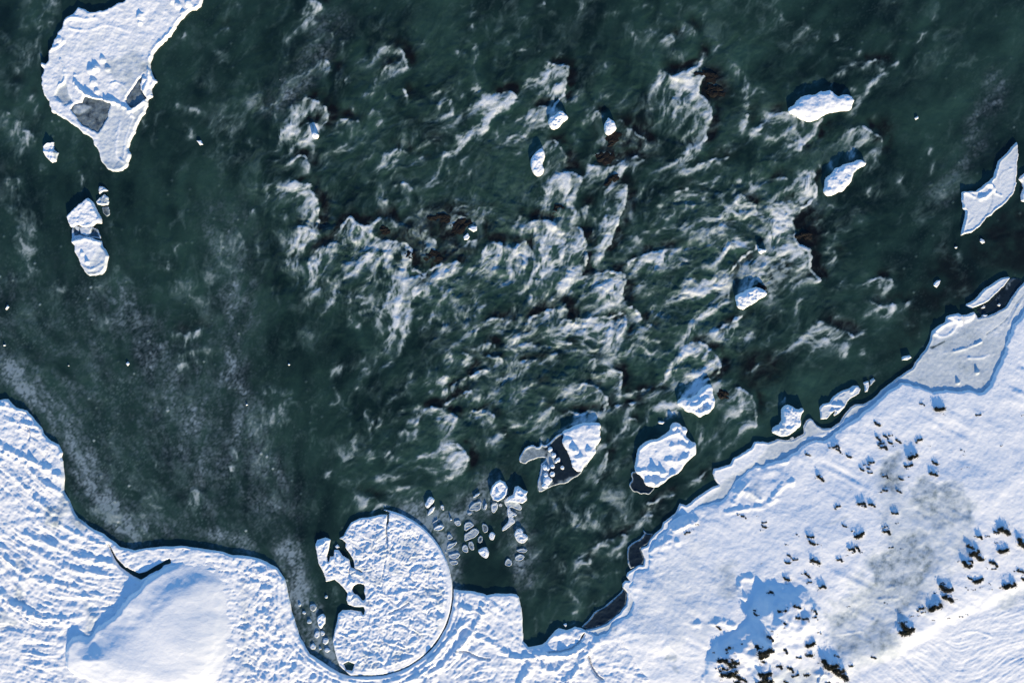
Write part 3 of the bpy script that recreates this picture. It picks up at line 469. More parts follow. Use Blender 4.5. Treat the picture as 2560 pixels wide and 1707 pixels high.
bf, *_ = hf('ice_floe', fl, smooth=0, thick=.28, e0=.1, e1=.16, rim=.03, rimw=.3, rough=.05, rscale=.9, lica=.0, lump=.02, edge=.10, escale=.5, tone=.03, tonenoise=.1, rimtone=.1, step=.11, holes=[win1, win2],
    tones=[(T(0, 0, [(960, 560), (1280, 480), (1400, 600), (1300, 680), (1150, 850), (1050, 760), (940, 640)]), .30, .45), (T(0, 0, [(1310, 600), (1390, 580), (1395, 660), (1330, 670)]), .45, .15), (win3, .42, .12, -.12), (T(0, 0, [(620, 770), (700, 800), (775, 880), (760, 940), (700, 930), (640, 860)]), .05, .1, .05), 
           (T(0, 0, [(900, 1220), (990, 1100), (1020, 970), (1150, 970), (1230, 1090), (1200, 1300), (1180, 1500), (950, 1480)]), .2, .2), (T(0, 0, [(470, 1030), (700, 1170), (860, 1280), (880, 1330), (760, 1220), (560, 1090)]), .25, .15), (T(0, 0, [(1230, 1040), (1370, 960), (1270, 1130), (1180, 1250)]), .3, .15), (T(0, 0, [(940, 1490), (1080, 1480), (1190, 1500), (1120, 1580), (1000, 1570)]), .38, .2)],
    ridges=[(chaikin(T(0, 0, p), 1, False), wd, h, 0.0) for p, wd, h in (([(700, 770), (780, 870), (900, 925), (1050, 945), (1150, 980), (1230, 1080)], .2, .28), ([(550, 800), (600, 770), (620, 700), (570, 560)], .13, .12), ([(1220, 1030), (1290, 970), (1365, 935)], .22, .25), ([(1000, 780), (1110, 760), (1200, 860)], .1, .06), ([(1850, 60), (1700, 160), (1600, 290), (1450, 430), (1400, 520)], .25, .12), ([(1380, 650), (1370, 760), (1330, 870)], .2, .2), ([(1080, 1240), (1130, 1090), (1060, 1420), (1150, 1500)], .12, .08), ([(1240, 1090), (1160, 1280), (1150, 1450)], .12, .07), ([(600, 210), (680, 170), (800, 200), (900, 170)], .22, .12), ([(470, 470), (540, 440), (600, 390)], .2, .15), ([(650, 270), (800, 300), (1000, 230), (1200, 300)], .15, .06), ([(700, 700), (770, 690), (760, 760)], .1, .1))],
    bumps=[(T(0, 0, [q])[0], r*1.1, h*.6) for q, r, h in (((860, 665), .5, .5), ((900, 640), .45, .5), ((960, 560), .4, .35), ((1000, 640), .4, .3), ((870, 770), .45, .35), ((1290, 170), .5, .35), ((1300, 220), .35, .3), ((1640, 60), .5, .3), ((1740, 50), .5, .35), ((1330, 740), .4, .25), ((400, 600), .3, .2), ((560, 380), .4, .25), ((900, 850), .4, .25), ((820, 1160), .2, .1), ((1600, 20), .4, .3), ((1690, 130), .3, .2), ((850, 150), .4, .2))])
for wpoly, sd in ((win1, 31), (win2, 32)):
    hf('clear_ice', [(x+(x-sum(p[0] for p in wpoly)/len(wpoly))*.12, y+(y-sum(p[1] for p in wpoly)/len(wpoly))*.12) for x, y in wpoly], thick=.22, e0=.1, e1=.1, rough=.03, rscale=.5, tone=.7, tonenoise=.12, edge=.03, parent=bf, seed=sd, mark=False,
       tones=[(T(0, 0, [(690, 970), (780, 960), (850, 990), (740, 1060), (690, 1040)]), .5, .15, .03)])
tag(bf, 'largest ice floe, ragged and snowy with dark grey ice windows, top left', 'ice floe', 'ice floes drifting on the river')
G_FL = 'ice floes drifting on the river'; G_BO = 'snow covered boulders in the rapids'; G_CH = 'small ice chunks on the water'
def floe(poly, label, cat='ice floe', name='ice_floe', group=G_FL, **k):
    k.setdefault('smooth', 0); k.setdefault('rimtone', .06); k.setdefault('rim', .03); k.setdefault('edge', .07); k.setdefault('rscale', .5); k.setdefault('rough', .045)
    o, *r = hf(name, poly, seed=random.randint(1, 999), **k); return tag(o, label, cat, group)
floe(T(0, 0, [(390, 1340), (440, 1315), (500, 1300), (505, 1330), (500, 1370), (525, 1385), (555, 1397), (540, 1440), (525, 1490), (480, 1507), (445, 1470), (410, 1430), (395, 1385)]), 'small white ice block with raised blade edge, below left of the largest floe', thick=.2, lump=.05, tones=[(T(0, 0, [(500, 1370), (555, 1397), (525, 1490), (505, 1440)]), .5, .1, -.1)],
     ridges=[(T(0, 0, [(392, 1342), (495, 1305)]), .12, .35), (T(0, 0, [(420, 1400), (510, 1410), (480, 1480)]), .2, .1)])
floe(T(0, 1, [(810, 240), (860, 285), (900, 360), (935, 430), (940, 490), (885, 490), (850, 525), (760, 528), (720, 505), (655, 525), (635, 480), (615, 420), (650, 385), (720, 320), (770, 280)]), 'pointed snowy floe forming the upper half of the broken pair at left', thick=.4, lump=.05, lscale=.5, rough=.06, rscale=.6)
floe(T(0, 1, [(660, 640), (720, 620), (800, 600), (940, 640), (950, 690), (980, 730), (1010, 785), (995, 850), (980, 910), (945, 955), (880, 970), (820, 975), (780, 930), (740, 870), (720, 810), (690, 750), (685, 690), (655, 660)]), 'rounded white floe forming the lower half of the broken pair at left', thick=.34, rough=.04, tone=.03, tones=[(T(0, 1, [(880, 800), (960, 700), (1010, 780), (980, 900), (860, 960), (760, 880)]), .2, .35, -.04), (T(0, 1, [(780, 940), (860, 920), (950, 930), (880, 980), (810, 985)]), .45, .2, -.05)],
     ridges=[(T(0, 1, [(680, 660), (800, 630), (930, 660)]), .18, .12), (T(0, 1, [(760, 870), (850, 910), (950, 860)]), .16, .08)], bumps=[(T(0, 1, [(815, 845)])[0], .35, .25), (T(0, 1, [(770, 760)])[0], .3, .15)])
floe(T(0, 1, [(662, 520), (700, 505), (760, 520), (860, 520), (900, 540), (925, 590), (930, 630), (800, 605), (660, 640)]), 'low blue ice bridge in shadow between the two halves of the broken pair', 'ice block', 'ice_block', thick=.08, e1=.1, rim=0, tone=.75, tones=[(T(0, 1, [(740, 525), (855, 520), (840, 580), (805, 597), (750, 580)]), .2, .06, .16), (T(0, 1, [(690, 510), (735, 510), (730, 560), (700, 540)]), .3, .06, .1), (T(0, 1, [(655, 530), (680, 540), (690, 600), (740, 590), (800, 610), (660, 645)]), .25, .06, .1)])
floe(T(0, 1, [(905, 130), (940, 138), (990, 168), (1005, 190), (950, 195), (915, 217), (900, 190)]), 'thin grey ice wedge just above the broken pair, the top one of two', thick=.12, tone=.2, ridges=[(T(0, 1, [(915, 210), (950, 188), (1000, 185)]), .1, .15, 0)])
floe(T(0, 1, [(960, 200), (1000, 240), (1015, 290), (1000, 325), (930, 328), (890, 312), (878, 285), (915, 240)]), 'glassy ice lump trailing a clear tail beside the pointed floe', thick=.16, tone=.2, lump=.08, lscale=.5, tones=[(T(0, 1, [(930, 250), (1000, 260), (990, 310), (920, 300)]), .45, .1)])
floe(T(0, 1, [(930, 330), (1000, 330), (1010, 400), (980, 425), (945, 390)]), 'almost clear ice slab hanging below the glassy lump', thick=.05, e1=.1, tone=.7, rim=.03, rimtone=.45)
floe(T(3, 0, [(2283, 1295), (2293, 1380), (2296, 1420), (2285, 1500), (2280, 1690), (2250, 1790), (2180, 1878), (2100, 1930), (2050, 1980), (2000, 2008), (1950, 2078), (1870, 2138), (1762, 2170), (1780, 2090), (1800, 2008), (1810, 1938), (1780, 1913), (1785, 1878), (1770, 1848), (1775, 1768), (1800, 1753), (1900, 1753), (1950, 1718), (2020, 1663), (2060, 1628), (2080, 1560), (2090, 1525), (2105, 1480), (2150, 1440), (2200, 1390), (2250, 1330)]),
     'sail shaped smooth pale floe with a sharp tip, near the right edge', thick=.2, rough=.02, rscale=1.5, tone=.12, rim=.1, rimw=.18, rimtone=.0, ridges=[(T(3, 0, [(2080, 1560), (2030, 1700), (2080, 1780), (2130, 1800)]), .12, .15, 0), (T(3, 0, [(2000, 1690), (2060, 1740), (1980, 1820), (1940, 1825)]), .2, .22, .0), (T(3, 0, [(1790, 1765), (1860, 1800), (1880, 1812)]), .15, .15, 0), (T(3, 0, [(1830, 2060), (1890, 1990), (1830, 1950)]), .06, .05), (T(3, 0, [(1990, 1980), (2050, 1850), (2050, 1750)]), .08, -.05, .3), (T(3, 0, [(2110, 1720), (2110, 1640), (2150, 1580), (2230, 1550)]), .08, .05, .2)], tones=[(T(3, 0, [(2280, 1300), (2290, 1420), (2250, 1480), (2150, 1480), (2100, 1520), (2150, 1430)]), .25, .2)])
floe(T(3, 1, [(2700, -100), (2450, -60), (2350, 20), (2310, 50), (2290, 80), (2320, 115), (2335, 160), (2310, 220), (2315, 290), (2350, 298), (2480, 260), (2700, 180)]), 'pale floe only partly in view, cut by the right edge beside the sail shaped floe', thick=.2, rough=.02, tone=.12, rimtone=0, rim=.08)
# snow covered boulders
def boulder(poly, label, **k):
    k.setdefault('thick', .25); k.setdefault('e1', .2); k.setdefault('rim', 0); k.setdefault('rimtone', None); k.setdefault('smooth', 1); k.setdefault('dome', .32); k.setdefault('domew', .8)
    return floe(poly, label, 'boulder', 'snowy_boulder', G_BO, **k)
boulder(T(2, 0, [(330, 1110), (350, 1075), (390, 1060), (430, 1020), (470, 1010), (490, 1050), (520, 1080), (505, 1110), (460, 1130), (430, 1180), (370, 1200), (340, 1160)]), 'lumpy two headed snowy boulder below the upper middle foam streak', lump=.12, lscale=.6)
boulder(T(2, 0, [(880, 1070), (900, 1095), (940, 1120), (965, 1170), (950, 1210), (900, 1250), (860, 1240), (840, 1200), (840, 1150), (865, 1110)]), 'smooth egg shaped snowy boulder above the dark reef, upper middle', dome=.38)
boulder(T(2, 0, [(270, 1355), (310, 1400), (305, 1460), (280, 1510), (300, 1560), (285, 1600), (240, 1625), (210, 1610), (180, 1565), (165, 1500), (180, 1440), (220, 1395)]), 'crescent shaped snowy boulder left of the foam, upper middle', lump=.06, dome=.3)
boulder(T(1, 0, [(510, 1250), (525, 1215), (560, 1215), (585, 1250), (570, 1285), (530, 1280)]), 'single white snow ball of ice beside the left foam line', dome=.3, domew=.4)
boulder(T(3, 0, [(175, 1035), (185, 980), (240, 970), (270, 920), (310, 885), (360, 870), (410, 880), (470, 850), (520, 828), (570, 840), (620, 880), (700, 870), (750, 885), (790, 930), (770, 970), (765, 1010), (700, 1025), (620, 1030), (560, 1045), (500, 1080), (440, 1110), (370, 1125), (310, 1110), (250, 1070)]), 'broad humped snowy boulder with scalloped icy back, largest in the upper right', dome=.40, domew=1.6, lump=.06, lscale=.8, edge=.12, escale=.6)
boulder(T(3, 0, [(590, 1568), (610, 1545), (660, 1535), (690, 1510), (760, 1490), (830, 1460), (890, 1490), (902, 1510), (860, 1545), (800, 1575), (775, 1620), (760, 1680), (690, 1755), (640, 1770), (600, 1793), (530, 1803), (500, 1758), (510, 1700), (520, 1640), (560, 1600)]), 'long slanting icy boulder with blue hollows, below the broad humped one', dome=.28, domew=.9, lump=.10, lscale=.8, edge=.1)
boulder(T(2, 1, [(2045, 1150), (2070, 1130), (2110, 1120), (2160, 1090), (2210, 1065), (2260, 1060), (2310, 1090), (2345, 1130), (2320, 1165), (2250, 1200), (2190, 1230), (2160, 1265), (2110, 1278), (2070, 1255), (2055, 1200)]), 'cauliflower textured snowy boulder right of the middle foam', dome=.34, domew=.9, lump=.11, lscale=.45, edge=.1)
boulder(T(2, 1, [(2252, 720), (2270, 705), (2310, 725), (2335, 720), (2330, 745), (2305, 750), (2285, 775), (2260, 755)]), 'tiny white snow cap on a hidden rock above the cauliflower textured boulder', dome=.25, domew=.3)
# lower rapids islands
isl = tag(hf('ice_island', T(2, 2, [(450, 830), (500, 800), (560, 770), (620, 750), (660, 735), (700, 742), (760, 735), (822, 755), (815, 800), (812, 860), (822, 900), (800, 950), (770, 962), (775, 1010), (740, 1060), (710, 1100), (670, 1150), (640, 1190), (600, 1197), (560, 1175), (530, 1080), (510, 1020), (480, 970), (455, 910), (470, 860)]), thick=.3, dome=.18, domew=1.0, rough=.06, lump=.04, edge=.11, escale=.6, seed=5,
    bumps=[(T(2, 2, [q])[0], .5, h) for q, h in (((560, 980), .25), ((620, 1060), .25), ((700, 1000), .2), ((590, 1000), .2), ((520, 900), .15))])[0], 'white wedge shaped ice island with dark clear ice collar and chained snow lumps', 'ice island')
hf('clear_ice', T(2, 2, [(470, 830), (400, 862), (355, 915), (310, 952), (275, 940), (260, 905), (262, 955), (235, 970), (190, 940), (130, 965), (90, 1010), (60, 1075), (70, 1110), (120, 1133), (150, 1100), (200, 1085), (260, 1065), (315, 1065), (300, 1095), (255, 1120), (262, 1150), (250, 1220), (225, 1290), (235, 1350), (250, 1395), (350, 1340), (430, 1310), (490, 1310), (560, 1255), (630, 1230), (660, 1160), (690, 1140), (760, 1000), (700, 850)]), thick=.06, e0=.08, e1=.1, rim=.05, rimw=.12, rough=.01, tone=.86, rimtone=.1, edge=.04, parent=isl, seed=9,
    tones=[(T(2, 2, [(60, 1075), (130, 960), (260, 960), (320, 1000), (310, 1060), (200, 1085), (120, 1130)]), .58, .25), (T(2, 2, [(255, 1120), (320, 1070), (330, 1000), (345, 960), (380, 1020), (400, 1100), (330, 1200), (380, 1300), (250, 1390), (230, 1290)]), .5, .2), (T(2, 2, [(400, 1300), (560, 1230), (650, 1190), (620, 1240), (480, 1310)]), .62, .3)],
    ridges=[(T(2, 2, [(450, 840), (395, 870), (355, 920), (310, 955), (275, 940), (262, 962), (235, 972), (190, 945), (130, 970), (92, 1015)]), .16, .12, 0.0), (T(2, 2, [(92, 1015), (65, 1075), (75, 1108)]), .12, .05, .2)])
for q in (((350, 985), 26), ((380, 1040), 28), ((425, 1082), 24), ((405, 1100), 18), ((300, 1150), 28), ((372, 1142), 24), ((330, 1165), 18), ((370, 1215), 28), ((310, 1222), 26), ((320, 1275), 44), ((350, 1270), 26), ((305, 1320), 32), ((462, 1155), 21)):
    (u, v), r = q; k = 9; ph = random.random()*6
    pl = T(2, 2, [(u+r*(1+.2*random.uniform(-1, 1))*math.cos(ph+i*2*math.pi/k), v+r*(1+.2*random.uniform(-1, 1))*math.sin(ph+i*2*math.pi/k)) for i in range(k)])
    hf('snow_lump', pl, thick=.1, dome=.25, domew=.35, rough=.02, edge=.03, base=.06, parent=isl, seed=int(u), e1=.12)
bot = tag(hf('ice_island', T(2, 2, [(1450, 770), (1480, 730), (1540, 740), (1560, 765), (1600, 780), (1620, 810), (1600, 860), (1640, 900), (1690, 930), (1692, 980), (1700, 1030), (1650, 1060), (1610, 1110), (1560, 1170), (1520, 1222), (1450, 1240), (1390, 1300), (1320, 1345), (1230, 1330), (1210, 1285), (1190, 1240), (1110, 1190), (1130, 1100), (1140, 1000), (1180, 950), (1240, 905), (1340, 885), (1400, 850), (1450, 810)]), thick=.3, rough=.05, edge=.09, rim=.03, rimw=.3, seed=14, dome=.10, domew=.8,
    ridges=[(chaikin(T(2, 2, p), 1, False), wd, h) for p, wd, h in (([(1170, 990), (1240, 930), (1340, 900), (1450, 850), (1520, 830)], .14, .12), ([(1430, 1080), (1520, 1090), (1600, 1050)], .35, .28), ([(1150, 1190), (1230, 1170), (1300, 1180), (1400, 1200)], .3, .22), ([(1240, 1270), (1320, 1290), (1400, 1260), (1480, 1210)], .3, .25), ([(1460, 960), (1540, 930), (1620, 990)], .3, .2), ([(1520, 780), (1540, 860), (1600, 900)], .2, .2))],
    bumps=[(T(2, 2, [q])[0], .4, .25) for q in ((1480, 780), (1580, 810), (1300, 1180), (1370, 1210), (1320, 1310), (1640, 960))])[0], 'bottle shaped snowy ice island with a dark clear ice pocket at its lower left', 'ice island')
hf('clear_ice', T(2, 2, [(1110, 1180), (1085, 1220), (1102, 1265), (1068, 1300), (1085, 1345), (1110, 1382), (1150, 1385), (1180, 1402), (1215, 1395), (1260, 1412), (1320, 1340), (1280, 1260), (1200, 1200)]), thick=.06, e0=.08, e1=.1, rim=.08, rimw=.14, rough=.01, tone=.86, rimtone=.05, edge=.05, parent=bot, seed=3)
boulder(T(2, 2, [(1780, 390), (1815, 385), (1840, 400), (1847, 480), (1870, 560), (1840, 630), (1780, 670), (1725, 702), (1690, 680), (1640, 650), (1592, 640), (1560, 600), (1510, 570), (1530, 520), (1570, 510), (1620, 522), (1680, 490), (1720, 440)]), 'three cornered snowy boulder with blue hollows, above the bottle shaped island', dome=.3, domew=.6, lump=.08, edge=.09, escale=.5, ridges=[(T(2, 2, [(1610, 580), (1680, 590), (1740, 540), (1780, 520)]), .2, .2), (T(2, 2, [(1660, 640), (1720, 650), (1800, 620)]), .2, .2)], tones=[(T(2, 2, [(1690, 610), (1750, 580), (1790, 600), (1740, 630)]), .3, .1)])
floe(T(2, 2, [(1330, 738), (1350, 718), (1395, 720), (1412, 740), (1385, 765), (1345, 762)]), 'small oval grey white ice pan above the bottle shaped island', thick=.12, tone=.12)
boulder(T(3, 2, [(110, 610), (160, 575), (220, 580), (270, 620), (310, 600), (330, 630), (295, 680), (305, 740), (290, 780), (230, 830), (160, 875), (90, 872), (20, 830), (40, 780), (110, 740), (115, 680)]), 'crumpled icy boulder with a grey foot touching the right shore ice', dome=.35, domew=.8, lump=.12, lscale=.7, edge=.08, tones=[(T(3, 2, [(20, 790), (120, 740), (150, 800), (160, 880), (60, 870)]), .15, .15, -.2)])
floe(T(3, 2, [(470, 600), (500, 565), (560, 550), (600, 490), (660, 450), (720, 430), (780, 395), (830, 395), (855, 430), (840, 480), (770, 520), (730, 550), (700, 610), (650, 660), (605, 685), (597, 670), (610, 638), (595, 650), (540, 717), (480, 715), (475, 650)]), 'long grey white floe with a notch, lying along the right shore', thick=.2, tone=.18, rough=.02, rim=.06, rimw=.15, rimtone=.02, ridges=[(T(3, 2, [(500, 570), (600, 580), (680, 590), (640, 630), (560, 640)]), .14, .16, 0), (T(3, 2, [(790, 430), (760, 460)]), .15, .15, 0), (T(3, 2, [(590, 510), (680, 500), (740, 440)]), .08, .05, .3)])
floe(T(3, 2, [(865, 370), (925, 352), (935, 400), (920, 460), (890, 467), (875, 420)]), 'white half of the small two toned ice piece off the right shore', 'ice block', 'ice_block', thick=.16, tone=.1)
floe(T(3, 2, [(925, 352), (970, 318), (1003, 355), (940, 412), (932, 395)]), 'clear grey half of the small two toned ice piece off the right shore', 'ice block', 'ice_block', thick=.12, tone=.42)
floe(T(3, 2, [(1220, 140), (1300, 113), (1327, 150), (1280, 172), (1225, 178)]), 'small angular ice block in dark water beside the grey shore ice', 'ice block', 'ice_block', thick=.3, lump=.05, tone=.05)
floe(T(3, 2, [(320, 770), (345, 735), (355, 770), (345, 800), (322, 808)]), 'tiny clear ice sliver between the crumpled boulder and the shore', thick=.08, tone=.4)
floe(T(3, 2, [(185, 890), (230, 862), (250, 880), (240, 910), (205, 915)]), 'small clear ice oval at the foot of the crumpled boulder', thick=.16, tone=.35)
tong = tag(hf('ice_floe', T(3, 1, [(1800, 1230), (1850, 1200), (1900, 1170), (1960, 1090), (2040, 1045), (2130, 980), (2190, 966), (2232, 975), (2180, 1050), (2110, 1118), (2030, 1200), (1960, 1232), (1900, 1262), (1850, 1268)]), thick=.2, rim=.06, rimw=.2, rimtone=.03, tone=.14, edge=.06, rough=.02, seed=8)[0], 'tongue shaped grey white floe frozen beside the shore at right', 'ice floe', G_FL)
hf('clear_ice', T(3, 1, [(2235, 972), (2300, 985), (2350, 1010), (2300, 1090), (2210, 1190), (2160, 1270), (2050, 1310), (1950, 1325), (1900, 1280), (1960, 1235), (2040, 1200), (2110, 1120), (2180, 1050)]), thick=.04, e0=.1, e1=.1, tone=.88, rough=.01, edge=.05, parent=tong, seed=2, tones=[(T(3, 1, [(2180, 1020), (2260, 980), (2200, 1100), (2100, 1180)]), .75, .3)])
for pts, lb in (([(1940, 1265), (1975, 1230), (2000, 1235), (1990, 1270)], 'grey ice chip on dark clear ice beside the tongue shaped floe'), ([(2090, 1235), (2120, 1205), (2140, 1225), (2125, 1255)], 'ring like ice chip on dark clear ice between tongue shaped floe and shore'), ([(1940, 1335), (1980, 1310), (2030, 1320), (1990, 1350)], 'flat white ice piece at the shore end of the dark clear ice')):
    floe(T(3, 1, pts), lb, 'ice chip', 'ice_chip', G_CH, thick=.2, tone=.12)
# small chips
CH = [((0, 0), [(1800, 1290), (1850, 1288), (1868, 1330), (1835, 1338)], 'lone white ice chip right of the tail of the largest floe', .0), ((3, 0), [(1338, 1085), (1378, 1060), (1382, 1090), (1355, 1106)], 'lone grey ice chip in open water at the upper right', .3), ((3, 1), [(1950, 618), (1980, 632), (1992, 660), (1965, 674), (1943, 650)], 'small pale ice chip below the sail shaped floe', .2), ((3, 1), [(1703, 706), (1725, 690), (1745, 700), (1728, 720)], 'tiny white ice chip under the tip of the sail shaped floe', 0),
      ((3, 1), [(1520, 1030), (1550, 1005), (1585, 1000), (1575, 1040), (1548, 1078), (1515, 1055)], 'white teardrop ice chip above the right shore reef', 0), ((1, 1), [(1945, 530), (1980, 505), (2032, 505), (2032, 550), (1995, 565)], 'white ice chip on the dark reef in mid river, upper of two', 0), ((1, 1), [(1900, 605), (1945, 570), (1965, 605), (1945, 635), (1910, 638)], 'cream ice chip on the dark reef in mid river, lower of two', .05),
      ((0, 2), [(1150, 200), (1175, 178), (1193, 200), (1175, 230)], 'pale ice chip drifting in the slush at the lower left', .15), ((0, 2), [(612, 222), (635, 210), (640, 228)], 'tiny cream ice chip left of the pale one in the slush', .05), ((0, 2), [(2253, 580), (2268, 565), (2280, 580), (2262, 588)], 'tiny ice chip in dark water at the lower left', 0), ((1, 2), [(288, 215), (300, 193), (318, 210), (305, 222)], 'tiny white ice chip in plain dark water left of the middle', 0), ((1, 0), [(205, 735), (222, 722), (225, 738)], 'tiny ice chip upper left of the first foam line', .05), ((0, 1), [(50, 1270), (72, 1228), (85, 1250), (62, 1278)], 'tiny white ice chip near the left edge below the broken pair', 0),
      ((0, 2), [(25, 30), (50, 20), (60, 38), (35, 45)], 'white ice crumb at the left edge above the ice shelf', 0), ((2, 3), [(468, 1025), (500, 1013), (510, 1035), (490, 1055)], 'small blue ice chip in the shaded water by the lower shelf', .2), ((1, 3), [(720, 310), (750, 290), (772, 320), (740, 335)], 'white ice chip lodged in the crack of the ice disc', 0)]
for (c, r), p, lb, tn in CH: floe(T(c, r, p), lb, 'ice chip', 'ice_chip', G_CH, thick=.08, tone=tn, e1=.1, rim=.02, edge=.03, dome=.06, domew=.2)
# pieces beside the disc and in the dark pool
Z5 = lambda p: N([(1060+u/8.386, 1230+v/8.386) for u, v in p])
G_PL = 'broken ice pieces in the dark pool'
PL = [([(20, 240), (100, 90), (190, 100), (225, 170), (170, 260), (80, 340), (30, 300)], 'bluish white ice slab at the upper left of the dark pool', .12), ([(60, 490), (110, 370), (200, 290), (245, 300), (200, 400), (120, 470)], 'narrow white ice slab under the bluish one in the dark pool', .1), ([(330, 280), (410, 265), (432, 360), (390, 385)], 'small upright ice shard right of the narrow slab', .3), ([(1020, 90), (1120, 15), (1185, 15), (1140, 75), (1040, 122)], 'slim grey ice bar left of the round white block', .3),
      ([(930, 370), (980, 270), (1090, 190), (1215, 180), (1200, 300), (1160, 390), (980, 385)], 'broad glassy ice plate below the slim ice bar', .56), ([(1235, 350), (1300, 220), (1330, 250), (1310, 365), (1260, 367)], 'thin bright triangular ice shard beside the broad glassy plate', .35), ([(1395, 310), (1420, 230), (1560, 220), (1550, 340), (1480, 440), (1420, 420)], 'speckled ice piece directly under the round white block', .4), ([(1570, 240), (1640, 240), (1640, 300), (1570, 300)], 'small square ice bit right of the speckled piece', .5),
      ([(1670, 170), (1740, 120), (1900, 170), (2040, 260), (2060, 350), (2000, 395), (1880, 330), (1800, 310), (1740, 330), (1690, 260)], 'grey lobed ice plate under the second white block', .44), ([(1735, 330), (1800, 320), (1830, 400), (1940, 450), (1945, 490), (1850, 510), (1925, 600), (1880, 665), (1660, 825), (1630, 790), (1640, 740), (1780, 600), (1750, 480)], 'long bent ice bar with bright edges, hanging under the grey lobed plate', .28), ([(1360, 900), (1390, 830), (1460, 840), (1497, 900), (1465, 1000), (1410, 1007), (1370, 960)], 'small round white ice block in the middle of the dark pool', .05),
      ([(1122, 1220), (1210, 1170), (1310, 1138), (1340, 1200), (1372, 1270), (1350, 1350), (1290, 1385), (1180, 1320)], 'white rounded ice block above the bare dark water of the pool', .02), ([(1900, 850), (1930, 780), (2020, 753), (2078, 800), (2070, 860), (2140, 880), (2185, 940), (2160, 1020), (2060, 1077), (1990, 1050), (1920, 980), (1893, 910)], 'snail shaped curled ice block at the right of the dark pool', .12), ([(830, 650), (960, 600), (1070, 690), (1000, 740), (840, 830)], 'angular bright edged ice plate, upper one at the crack junction', .48), ([(900, 850), (1060, 730), (1180, 820), (1100, 930), (940, 1000), (850, 1040), (835, 880)], 'angular grey ice plate, lower one at the crack junction', .5),
      ([(910, 1050), (1010, 1010), (1050, 1120), (1060, 1210), (970, 1220)], 'blunt glassy ice plate above the bare dark water', .6), ([(800, 1110), (890, 1080), (940, 1200), (920, 1280), (790, 1230)], 'glassy ice plate between the blunt plate and the disc', .55), ([(1110, 960), (1210, 880), (1250, 1020), (1150, 1090)], 'dim clear ice plate left of the small round block', .7), ([(890, 430), (1000, 410), (1010, 460), (930, 480)], 'small glassy ice flake under the broad glassy plate', .5), ([(100, 690), (280, 560), (292, 590), (150, 672)], 'slim white ice sliver near the upper rim of the disc', .3),
      ([(180, 770), (320, 660), (430, 700), (400, 780), (270, 812)], 'white crusted ice lump at the upper rim of the disc', .2), ([(530, 580), (570, 520), (602, 580), (560, 602)], 'tiny bright ice crumb in the upper slush of the pool', .05), ([(490, 1300), (600, 1280), (720, 1250), (780, 1310), (700, 1400), (560, 1410)], 'grey slushy ice pan along the right rim of the disc', .5), ([(560, 1430), (700, 1415), (720, 1500), (600, 1545), (510, 1460)], 'lowest grey slushy ice pan along the right rim of the disc', .55), ([(480, 880), (560, 860), (620, 950), (560, 990), (485, 990)], 'dim ice pan beside the upper right rim of the disc', .6), ([(490, 1080), (620, 1050), (700, 1020), (690, 1090), (560, 1180), (470, 1230)], 'striped ice pan in the middle of the right rim of the disc', .52),
      ([(1700, 1430), (1760, 1370), (1860, 1450), (1840, 1560), (1680, 1540)], 'frosty ice pan below right of the bare dark water', .55), ([(1900, 1350), (2010, 1280), (2130, 1330), (2070, 1430), (1920, 1440)], 'frosty ice pan under the snail shaped block', .52), ([(1920, 1200), (2050, 1170), (2190, 1200), (2120, 1270), (1980, 1260)], 'thin frosty pan touching the snail shaped block', .58), ([(430, 1190), (470, 1240), (480, 1290), (445, 1270)], 'tiny glassy flake against the right rim of the disc', .5), ([(600, 620), (760, 560), (780, 690), (690, 720)], 'frosted ice pan left of the upper crack junction plate', .52), ([(1200, 640), (1340, 680), (1350, 830), (1240, 860)], 'dim clear plate right of the upper crack junction plate', .68)]
for p, lb, tn in PL:
    thin = tn > .4
    floe(Z5(p), lb, 'ice piece', 'ice_piece', G_PL, smooth=1, thick=.05 if thin else .13, tone=tn, e1=.08, rim=.04 if thin else .05, rimw=.08, rimtone=tn*.45, edge=.04, escale=.4, dome=0 if tn > .15 else .15, domew=.4, lump=.03 if thin else .06, lscale=.4)
floe(T(1, 2, [(2200, 1280), (2240, 1260), (2290, 1280), (2315, 1340), (2310, 1400), (2270, 1440), (2220, 1470), (2170, 1450), (2145, 1390), (2160, 1320)]), 'round white ice block with a raised rim at the top of the dark pool', 'ice piece', 'ice_piece', G_PL, thick=.35, rim=.12, rimw=.2, bumps=[(T(1, 2, [(2220, 1380)])[0], .3, .2)], lump=.05)
floe(T(2, 2, [(-70, 1480), (-50, 1430), (0, 1400), (20, 1330), (60, 1320), (100, 1350), (157, 1370), (135, 1410), (142, 1450), (100, 1490), (50, 1483), (0, 1470)]), 'second snowy white ice block, right of the round one in the dark pool', 'ice piece', 'ice_piece', G_PL, thick=.35, dome=.2, domew=.5, lump=.08)
floe(T(1, 3, [(560, 950), (590, 930), (620, 918), (645, 960), (640, 1020), (597, 1072), (560, 1030), (550, 985)]), 'oval snowy ice pan in the slush left of the disc', 'ice piece', 'ice_piece', 'ice pans between the disc and the shelf', thick=.18, lump=.06, lscale=.4)
